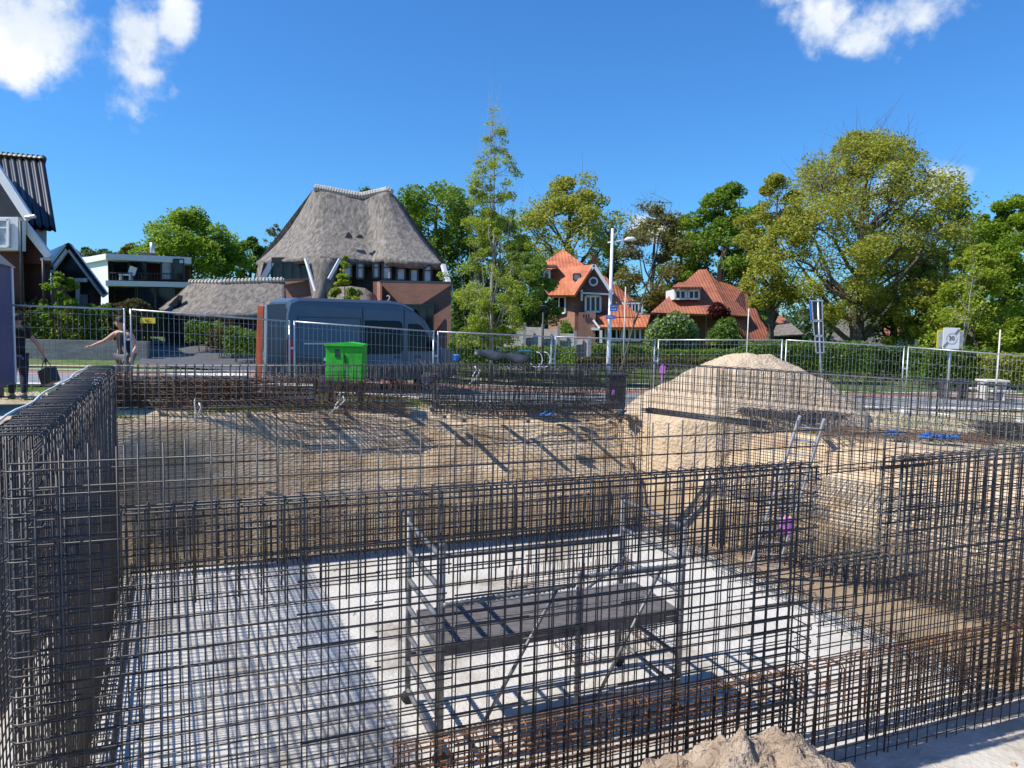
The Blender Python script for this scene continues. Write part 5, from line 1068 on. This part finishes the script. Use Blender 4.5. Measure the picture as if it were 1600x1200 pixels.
# ------------------------------------------------------------------ vegetation
def leaf_mesh(name, C, size, m, parent, seed=0, aspect=.62, flat=.5):
    g = np.random.default_rng(seed); C = np.asarray(C, dtype=np.float32); n = len(C)
    nrm = g.normal(size=(n, 3)); nrm[:, 2] = np.abs(nrm[:, 2]) + flat; nrm /= np.linalg.norm(nrm, axis=1)[:, None]
    a = np.cross(nrm, g.normal(size=(n, 3))); a /= np.linalg.norm(a, axis=1)[:, None]; b = np.cross(nrm, a); s = (size * g.uniform(.55, 1.25, n))[:, None]
    v = np.stack([C - a * s * .5, C + b * s * .5 * aspect, C + a * s * .5, C - b * s * .5 * aspect], axis=1).reshape(-1, 3); off = OFF[parent.name] if parent else Vector((0, 0, 0)); v -= np.array(off)
    me = bpy.data.meshes.new(name); me.vertices.add(4 * n); me.vertices.foreach_set('co', v.astype(np.float32).ravel()); me.loops.add(4 * n); me.loops.foreach_set('vertex_index', np.arange(4 * n, dtype=np.int32))
    me.polygons.add(n); me.polygons.foreach_set('loop_start', np.arange(0, 4 * n, 4, dtype=np.int32)); me.polygons.foreach_set('loop_total', np.full(n, 4, dtype=np.int32)); me.update(calc_edges=True); me.materials.append(m)
    o = bpy.data.objects.new(name, me); sc.collection.objects.link(o); OFF[o.name] = Vector(off)
    if parent: o.parent = parent
    return o
def tree(label, px, Y, pyt, pyb, hw, m, nleaf, size, name='tree', prof=None, trunk=.35, nclump=60, sig=.13, limbs=9, seed=1, bark=None, lean=0, depth=1.0, cat='tree', low=.22, twig=0, group=None, lean_top=0, shell=.25, fpow=.9, thin=0):
    """crown spans photo rows pyt..pyb and hw photo pixels to either side at distance Y; prof maps height 0..1 to a width factor"""
    g = np.random.default_rng(seed); nleaf = int(nleaf * 2.3); size *= .8; nclump = int(nclump * 1.35); x0 = X(px, Y); z0 = G(x0, Y) - .1; zt = Z(px, pyt, Y); zb = Z(px, pyb, Y); rw = hw / FPX * Y; t = thing(name, label, cat, (x0, Y, z0), group); h = zt - zb
    prof = prof or [(0, .55), (.2, .9), (.45, 1), (.7, .82), (.88, .5), (1, .12)]
    pf = lambda f: float(np.interp(f, [p[0] for p in prof], [p[1] for p in prof]))
    # clumps fill the crown, most of them towards its outside
    cl = []
    while len(cl) < nclump:
        f = g.uniform(0, 1) ** fpow; r = pf(f); a = g.uniform(0, 2 * math.pi); q = g.uniform(shell, 1) ** .6 * (1 + g.normal() * .07); cl.append((x0 + lean_top * f * rw + math.cos(a) * r * q * rw, Y + math.sin(a) * r * q * rw * depth, zb + f * h * .97 + g.normal() * .02 * h, f))
    bk = bark or M_bark; b = MB(); top = Vector((x0 + lean * rw + lean_top * rw * .8, Y, zb + h * .82)); B0 = Vector((x0, Y, z0)); k = 9; tr = []
    for i in range(k + 1): f = i / k; tr.append(B0.lerp(top, f) + Vector((g.normal() * .03 * rw, g.normal() * .03 * rw, 0)) * math.sin(f * math.pi))
    b.path(tr, [trunk * (1.25 if i == 0 else (1 - .9 * (i / k)) ** .8) for i in range(k + 1)], 8); b.build('trunk', bk, t, smooth=True)
    b = MB(); lim = []
    for i in range(limbs):
        f0 = low + (.75 - low) * (i / limbs) + g.uniform(-.03, .03); zz = z0 + (zt - z0) * f0 * .8; p = tr[min(k, max(1, int(f0 * k)))].copy(); a = g.uniform(0, 2 * math.pi) + i * 2.4; ff = min(.95, max(.05, (zz - zb) / h + .28 + g.uniform(-.1, .15))); r = pf(ff) * rw * g.uniform(.6, .8)
        e = Vector((x0 + lean_top * ff * rw + math.cos(a) * r, Y + math.sin(a) * r * depth, zb + ff * h)); m1 = p.lerp(e, .35) + Vector((g.normal() * .05 * rw, g.normal() * .05 * rw, -.02 * h)); m2 = p.lerp(e, .7) + Vector((g.normal() * .06 * rw, g.normal() * .06 * rw, .03 * h)); r0 = trunk * .42 * (1 - f0 * .5)
        b.path([p, m1, m2, e], [r0, r0 * .75, r0 * .45, r0 * .15], 5); lim += [m1, m2, e, p.lerp(m1, .6)]
    lim += tr[3:]
    for c in cl:
        C = Vector(c[:3]); j = min(lim, key=lambda q: (q - C).length + max(0, q.z - C.z) * 1.5); md = j.lerp(C, .5) + Vector((g.normal(), g.normal(), g.normal())) * .03 * rw; r0 = max(.012, trunk * .10); b.path([j, md, C], [r0, r0 * .6, r0 * .22], 4, cap=False)
        for _ in range(twig): e = C + Vector((g.normal() * .14 * rw, g.normal() * .14 * rw, abs(g.normal()) * .10 * h)); b.path([md.lerp(C, .6), e], [r0 * .3, r0 * .1], 3, cap=False)
    b.build('branches', bk, t)
    if nleaf:
        w = g.dirichlet(np.ones(len(cl)) * 2.0) * np.array([(1.05 - c[3]) ** thin for c in cl]); w /= w.sum(); cnt = (w * nleaf).astype(int); pts = []
        for c, kk in zip(cl, cnt):
            s = sig * rw * g.uniform(.7, 1.3) * (.6 + .4 * pf(c[3])); q = g.normal(size=(kk, 3)); q /= np.maximum(1, np.linalg.norm(q, axis=1) / 1.9)[:, None]; pts.append(np.array(c[:3]) + q * np.array([s, s, s * .72]))
        leaf_mesh('crown', np.concatenate(pts), size, m, t, seed)
    return t
def bush(label, px0, px1, Y, pyt, pyb, m, nleaf, size, dep=1.0, name='shrub', seed=1, cat='shrub', box=False, Y1=None, lump=.18, zb=None, m2=None, group=None):
    g = np.random.default_rng(seed); a, c = W(px0, pyt, Y), W(px1, pyt, Y1 or Y); x0, x1 = a.x, c.x; xc = (x0 + x1) / 2; Yc = (Y + (Y1 or Y)) / 2; zb = Z((px0 + px1) / 2, pyb, Yc) if zb is None else zb; gz = G(xc, Yc); h = a.z - zb; w = (x1 - x0) / 2
    t = thing(name, label, cat, (xc, Yc, gz), group); n = nleaf; pts = []
    if box:
        u = g.uniform(-1, 1, n); v = g.uniform(-1, 1, n); q = g.uniform(0, 1, n); face = g.integers(0, 4, n); v = np.where(face == 0, -1, np.where(face == 1, 1, v)); q = np.where(face == 2, 1, q)
        top = (a.z + (c.z - a.z) * (u + 1) / 2); wob = np.array([noise.noise(Vector((float(s_) * w * 1.4, float(r__) * 2, seed))) for s_, r__ in zip(u, v)]) * lump * h
        P = np.stack([xc + u * w * (1 + .02 * g.normal(size=n)), Yc + (Y1 or Y) * 0 + (((Y1 or Y) - Y) / 2) * u + v * dep / 2 * (1 + .12 * g.normal(size=n)), zb + q * (top - zb + wob) + g.normal(size=n) * .03], axis=1)
    else:
        k = max(5, int(w / h * 6)); cc = [(g.uniform(-.8, .8), g.uniform(-.6, .6), g.uniform(.30, .78)) for _ in range(k)]; P = []
        for i in range(n):
            j = i % k; cx_, cy_, cz_ = cc[j]; d = g.normal(size=3); d /= np.linalg.norm(d); r = g.uniform(.65, 1.05); P.append((xc + (cx_ * (1 - h * .3 / max(w, .3)) * w) + d[0] * r * min(h * .42, w * .5), Yc + cy_ * dep / 2 + d[1] * r * h * .35, zb + max(.02, cz_ + d[2] * r * .40 * (1 if d[2] > 0 else .9)) * h * .92))
        P = np.array(P)
    b = MB()
    for i in range(max(4, int(w * 3))):
        s = g.uniform(-.8, .8); p = Vector((xc + s * w, Yc + g.uniform(-.3, .3) * dep, min(gz, zb))); b.path([p, p + Vector((g.normal() * .1, g.normal() * .1, (zb - p.z) + h * .75))], [.02, .008], 4)
    b.build('stems', M_bark, t); 
    if m2 is None: leaf_mesh('foliage', P, size, m, t, seed, flat=.3)
    else: kk = int(n * .72); leaf_mesh('foliage', P[:kk], size, m, t, seed, flat=.3); leaf_mesh('blossom', P[kk:], size * .9, m2, t, seed + 1, flat=.3)
    return t
# trees behind the houses, left to right
tree('broad bright green tree rising behind the white flat-roofed house', 298, 72, 330, 448, 82, L_bright, 11000, .42, prof=[(0, .8), (.3, 1), (.55, .95), (.8, .62), (1, .2)], nclump=90, trunk=.4, seed=11)
tree('dark green tree between the white house and the thatched roof', 392, 80, 374, 450, 38, L_dark, 4500, .5, nclump=35, seed=12)
tree('small far tree left of the chimney of the white house', 206, 88, 382, 420, 22, L_oliveb, 1500, .5, nclump=20, seed=13)
tree('low far trees peeping over the white house', 150, 95, 390, 425, 40, L_far, 2200, .55, nclump=25, seed=14, prof=[(0, 1), (.6, .9), (1, .5)])
tree('nearly bare twiggy tree behind the left slope of the thatched roof', 430, 64, 350, 420, 20, L_oliveb, 350, .3, nclump=22, seed=15, twig=3, trunk=.15)
tree('thin treetop showing over the dip of the thatched ridge', 570, 85, 292, 400, 42, L_dark, 900, .45, nclump=30, seed=16, twig=2)
tree('large rounded dark green tree right behind the thatched villa', 680, 64, 290, 470, 78, L_mid, 9500, .42, nclump=75, trunk=.5, seed=17, sig=.14, prof=[(0, .7), (.3, .95), (.7, 1), (.9, .8), (1, .45)])
tree('broad oak with olive leaves behind the orange-roofed house', 885, 74, 279, 470, 88, L_olive, 9500, .40, nclump=95, trunk=.6, seed=18, limbs=14, twig=1, prof=[(0, .35), (.25, .8), (.5, 1), (.8, .72), (1, .25)], low=.3)
tree('dense mid green tree filling in behind the birch', 770, 62, 330, 500, 62, L_mid, 6500, .40, nclump=55, seed=31, prof=[(0, .9), (.5, 1), (.8, .7), (1, .3)])
tree('brownish sparse tree right of the lamp post', 1018, 66, 315, 500, 62, L_oliveb, 8000, .34, nclump=70, trunk=.3, seed=19, twig=2, limbs=12, prof=[(0, .7), (.3, 1), (.6, .9), (.85, .6), (1, .3)])
tree('fresh green tree behind the weathered red roof', 1122, 64, 282, 480, 66, L_mid, 9500, .40, nclump=60, trunk=.4, seed=20, prof=[(0, .8), (.3, 1), (.65, .85), (1, .25)])
tree('largest tree of the view, a spreading olive-yellow oak with dark limbs', 1338, 50, 206, 500, 165, L_olive, 26000, .24, nclump=210, trunk=.55, seed=21, limbs=26, twig=2, prof=[(0, .45), (.12, .75), (.3, .97), (.5, 1.0), (.68, .86), (.85, .52), (.95, .28), (1, .1)], low=.16, sig=.085, shell=.2)
tree('shorter olive tree under the left side of the large oak', 1205, 52, 275, 480, 62, L_olive, 7500, .28, nclump=60, trunk=.3, seed=22, limbs=12, twig=1)
tree('dark trunked tree inside the shade of the large oak', 1395, 56, 380, 530, 70, L_mid, 5500, .34, nclump=45, trunk=.35, seed=23)
tree('yellow-green tree between the large oak and the bright trees at right', 1470, 54, 300, 540, 74, L_yell, 9000, .32, nclump=60, trunk=.25, seed=24, prof=[(0, .8), (.4, 1), (.7, .7), (1, .2)])
tree('bright green tree at the right edge', 1575, 46, 305, 575, 78, L_bright, 15000, .26, nclump=95, trunk=.3, seed=25, prof=[(0, 1), (.5, 1), (.75, .75), (1, .25)], sig=.12)
tree('yellow-green airy tree in front of the bright tree at right', 1520, 42, 385, 580, 66, L_yell, 8500, .24, nclump=60, trunk=.15, seed=26, prof=[(0, 1), (.5, .9), (.8, .6), (1, .2)])
tree('bright tree cut off by the right border', 1665, 42, 290, 590, 80, L_bright, 9000, .28, nclump=60, trunk=.3, seed=27, prof=[(0, 1), (.6, 1), (1, .3)])
tree('olive tree low behind the picnic hedge', 1440, 47, 430, 570, 48, L_olive, 4500, .26, nclump=40, trunk=.2, seed=28)
tree('green tree between the sparse brown tree and the weathered red roof', 1062, 78, 335, 490, 60, L_yell, 6000, .42, nclump=30, seed=81)
tree('round tree low behind the chimney of the orange-roofed house', 948, 82, 385, 480, 45, L_dark, 3500, .45, nclump=30, seed=82)
tree('tree filling the gap between the weathered red roof and the large oak', 1172, 80, 320, 500, 50, L_mid, 5500, .42, nclump=30, seed=83)
tree('light green tree behind the bare stake at far right', 1530, 60, 330, 560, 60, L_bright, 7000, .36, nclump=50, seed=84)
tree('bluish distant tree seen through the gap right of the weathered red roof', 1185, 95, 462, 530, 40, L_far, 3500, .5, nclump=30, seed=29)
tree('slender birch, the tallest tip of the middle, in front of the thatched villa corner', 768, 28, 165, 535, 74, L_yell, 10500, .125, name='birch', prof=[(0, .55), (.1, .85), (.22, 1.05), (.33, .95), (.42, .72), (.55, .52), (.66, .52), (.74, .58), (.80, .40), (.87, .22), (.93, .28), (.97, .2), (1, .12)], nclump=150, trunk=.085, bark=M_pbark, seed=30, limbs=20, sig=.085, low=.12, twig=2, shell=.1, fpow=1.2, thin=1.0)
tree('dense dark green tree at the right foot of the birch', 826, 37.5, 400, 510, 48, L_mid, 9000, .20, nclump=60, trunk=.15, seed=32, prof=[(0, 1), (.4, 1), (.7, .75), (1, .3)])
tree('bare leaning sapling right of the lamp post', 965, 31, 290, 430, 40, L_oliveb, 120, .10, name='sapling', nclump=26, trunk=.055, bark=M_bark, seed=33, limbs=8, twig=3, lean=.9, lean_top=1.3)
tree('thin staked sapling behind the end of 30 zone sign', 1500, 34, 400, 520, 24, L_yell, 350, .12, name='sapling', nclump=22, trunk=.05, bark=M_pbark, seed=34, limbs=7, twig=2, lean=.3, lean_top=.4)
tree('young tree with large fresh leaves in the border by the brick house', 92, 31, 420, 505, 28, L_bright, 1900, .20, name='young_tree', nclump=26, trunk=.06, seed=35, cat='tree')
tree('young climbing tree with a thin spire in front of the thatch skirt', 538, 38.5, 402, 478, 26, L_yell, 1300, .20, name='young_tree', nclump=24, trunk=.05, seed=36, prof=[(0, 1), (.35, .95), (.5, .3), (1, .12)])
# border planting at left
for k, (a_, c_, yt, mm) in enumerate(((22, 62, 478, L_brownh), (58, 100, 484, L_hedge), (96, 142, 488, L_olive), (138, 184, 484, L_hedge), (180, 224, 480, L_brownh), (-60, 26, 478, L_hedge))):
    bush(['brown and green shrub at the left end of the border', 'green shrub below the young tree in the border', 'olive shrub in the middle of the border', 'leafy green shrub right behind the outstretched arm', 'brown-green shrub at the right end of the border by the gate', 'green shrub of the border hidden behind the site wagon'][k], a_, c_, 31.8, yt, 534, mm, 4200, .14, 1.3, seed=40 + k, zb=.75, box=True, lump=.45)
bush('clipped light green ivy block beside the gate', 246, 288, 38.5, 492, 517, L_hedge, 2600, .13, .8, box=True, seed=50, name='ivy_hedge', cat='hedge', lump=.05)
for k, (a_, c_, y, Yv, mm) in enumerate(((298, 340, 508, 34, L_hedge), (332, 372, 516, 32, L_brownh), (358, 402, 518, 30, L_hedge))): bush(['green shrub left in the bed beside the driveway', 'brownish shrub in the middle of the bed beside the driveway', 'green shrub right in the bed beside the driveway, next to the orange post'][k], a_, c_, Yv, y, 534 + k * 10, mm, 3000, .12, 1.2, seed=53 + k, box=True, lump=.4)
bush('pale green shrub at the nose of the van', 702, 770, 31, 531, 575, L_hedge, 4600, .13, 1.4, seed=60, box=True, lump=.3)
bush('pale green low shrub below the panel fence', 768, 840, 32, 545, 572, L_hedge, 4600, .13, 1.4, seed=61, box=True, lump=.3)
bush('sloping green shrub at the right end of the panel fence', 836, 898, 33, 546, 572, L_hedge, 4600, .13, 1.4, seed=62, Y1=31, box=True, lump=.3)
bush('dark shrubs under the birch beside the villa wall', 708, 764, 37, 468, 545, L_dark, 7500, .18, 1.8, seed=63, box=True, lump=.35)
bush('clipped dark round bush between birch and panel fence', 772, 806, 35, 515, 545, L_dark, 2200, .13, 1.0, seed=64)
bush('climbing shrub in front of the orange-roofed house', 868, 904, 44, 495, 545, L_mid, 1900, .2, 1.2, seed=65)
bush('large shrub with white blossom left of the sand pile top', 1002, 1102, 38, 486, 560, L_mid, 7500, .19, 2.4, seed=66, m2=L_white)
bush('bright green shrub right of the blossoming shrub', 1092, 1168, 39, 498, 560, L_hedge, 4500, .19, 2.0, seed=67)
bush('burgundy leaved shrub below the dormer of the weathered red roof', 1102, 1146, 54, 470, 500, L_red, 2200, .24, 1.5, seed=68, zb=2.2)
bush('bright clipped hedge behind the lamp post', 922, 1006, 37, 541, 565, L_hedge, 5000, .13, .9, box=True, seed=70, name='hedge', cat='hedge')
bush('clipped hedge right of the lamp post, in front of the blossoming shrub', 1005, 1170, 37, 548, 566, L_mid, 6000, .13, .9, box=True, seed=71, name='hedge', cat='hedge')
bush('low brownish hedge along the far side of the road', 870, 1130, 33, 560, 576, L_brownh, 8000, .13, .8, box=True, seed=72, name='hedge', cat='hedge', Y1=35)
bush('long green hedge right of the sand pile', 1165, 1352, 34.5, 538, 590, L_hedge, 14000, .15, 1.6, box=True, seed=73, name='hedge', cat='hedge', Y1=35)
bush('hedge section under the large oak, leaves coloured dark to stand for shade', 1345, 1436, 38, 545, 592, L_dark, 6000, .17, 1.4, box=True, seed=74, name='hedge', cat='hedge')  # hollow in the hedge: darker leaf colour stands in for its shade
bush('green hedge behind the dark picnic table', 1430, 1532, 34.5, 548, 598, L_hedge, 9000, .15, 1.6, box=True, seed=75, name='hedge', cat='hedge')
bush('yellowish hedge behind the pale picnic table', 1526, 1700, 33.5, 556, 602, L_olive, 11000, .15, 1.6, box=True, seed=76, name='hedge', cat='hedge')
# far wood along the horizon
g = np.random.default_rng(99); n = 60000; xx = g.uniform(-160, 190, n); hh = np.array([5.5 + 3.0 * noise.noise(Vector((float(x) * .06, 0, 5))) + 1.8 * noise.noise(Vector((float(x) * .25, 2, 5))) for x in xx])
P = np.stack([xx, 118 + g.normal(size=n) * 3, -.5 + hh * g.uniform(0, 1, n) ** .8], axis=1); o = leaf_mesh('far_wood', P, .95, L_far, None, 99); o['kind'] = 'stuff'; o['label'] = 'distant belt of trees along the horizon'
# grass on the verges and weeds round the stacks
def tufts(name, region, n, h, m, seed, label):
    g = np.random.default_rng(seed); vs = []; fs = []
    for i in range(n):
        x, y = region(g)
        if pit(x, y)[0] < 1: continue
        z = H(x, y) if y < 27 else G(x, y); a = g.uniform(0, math.pi); hh = h * g.uniform(.4, 1.2); w = .012; dx, dy = math.cos(a) * w, math.sin(a) * w; k = len(vs); lx, ly = g.normal() * hh * .35, g.normal() * hh * .35
        vs += [(x - dx, y - dy, z), (x + dx, y + dy, z), (x + lx, y + ly, z + hh)]; fs.append((k, k + 1, k + 2))
    me = bpy.data.meshes.new(name); me.from_pydata(vs, [], fs); me.materials.append(m); o = bpy.data.objects.new(name, me); sc.collection.objects.link(o); o['kind'] = 'stuff'; o['label'] = label
def reg_stack(g):
    while True:
        u, v = g.uniform(-1, 14), g.uniform(9, 15); p = L(u, v)
        if noise.noise(Vector((p.x * .8, p.y * .8, 7))) > .02: return p.x, p.y
tufts('weeds', reg_stack, 16000, .12, L_hedge, 5, 'short weeds and grass growing round the rebar stacks')
tufts('verge_grass', lambda g: (g.uniform(-22, 22), g.uniform(15.5, 21)), 16000, .09, L_hedge, 6, 'short grass on the verge between fence and road')
tufts('lawn_grass', lambda g: (g.uniform(0, 24), g.uniform(22, 33)), 14000, .10, L_hedge, 7, 'grass between the road and the hedges at right')
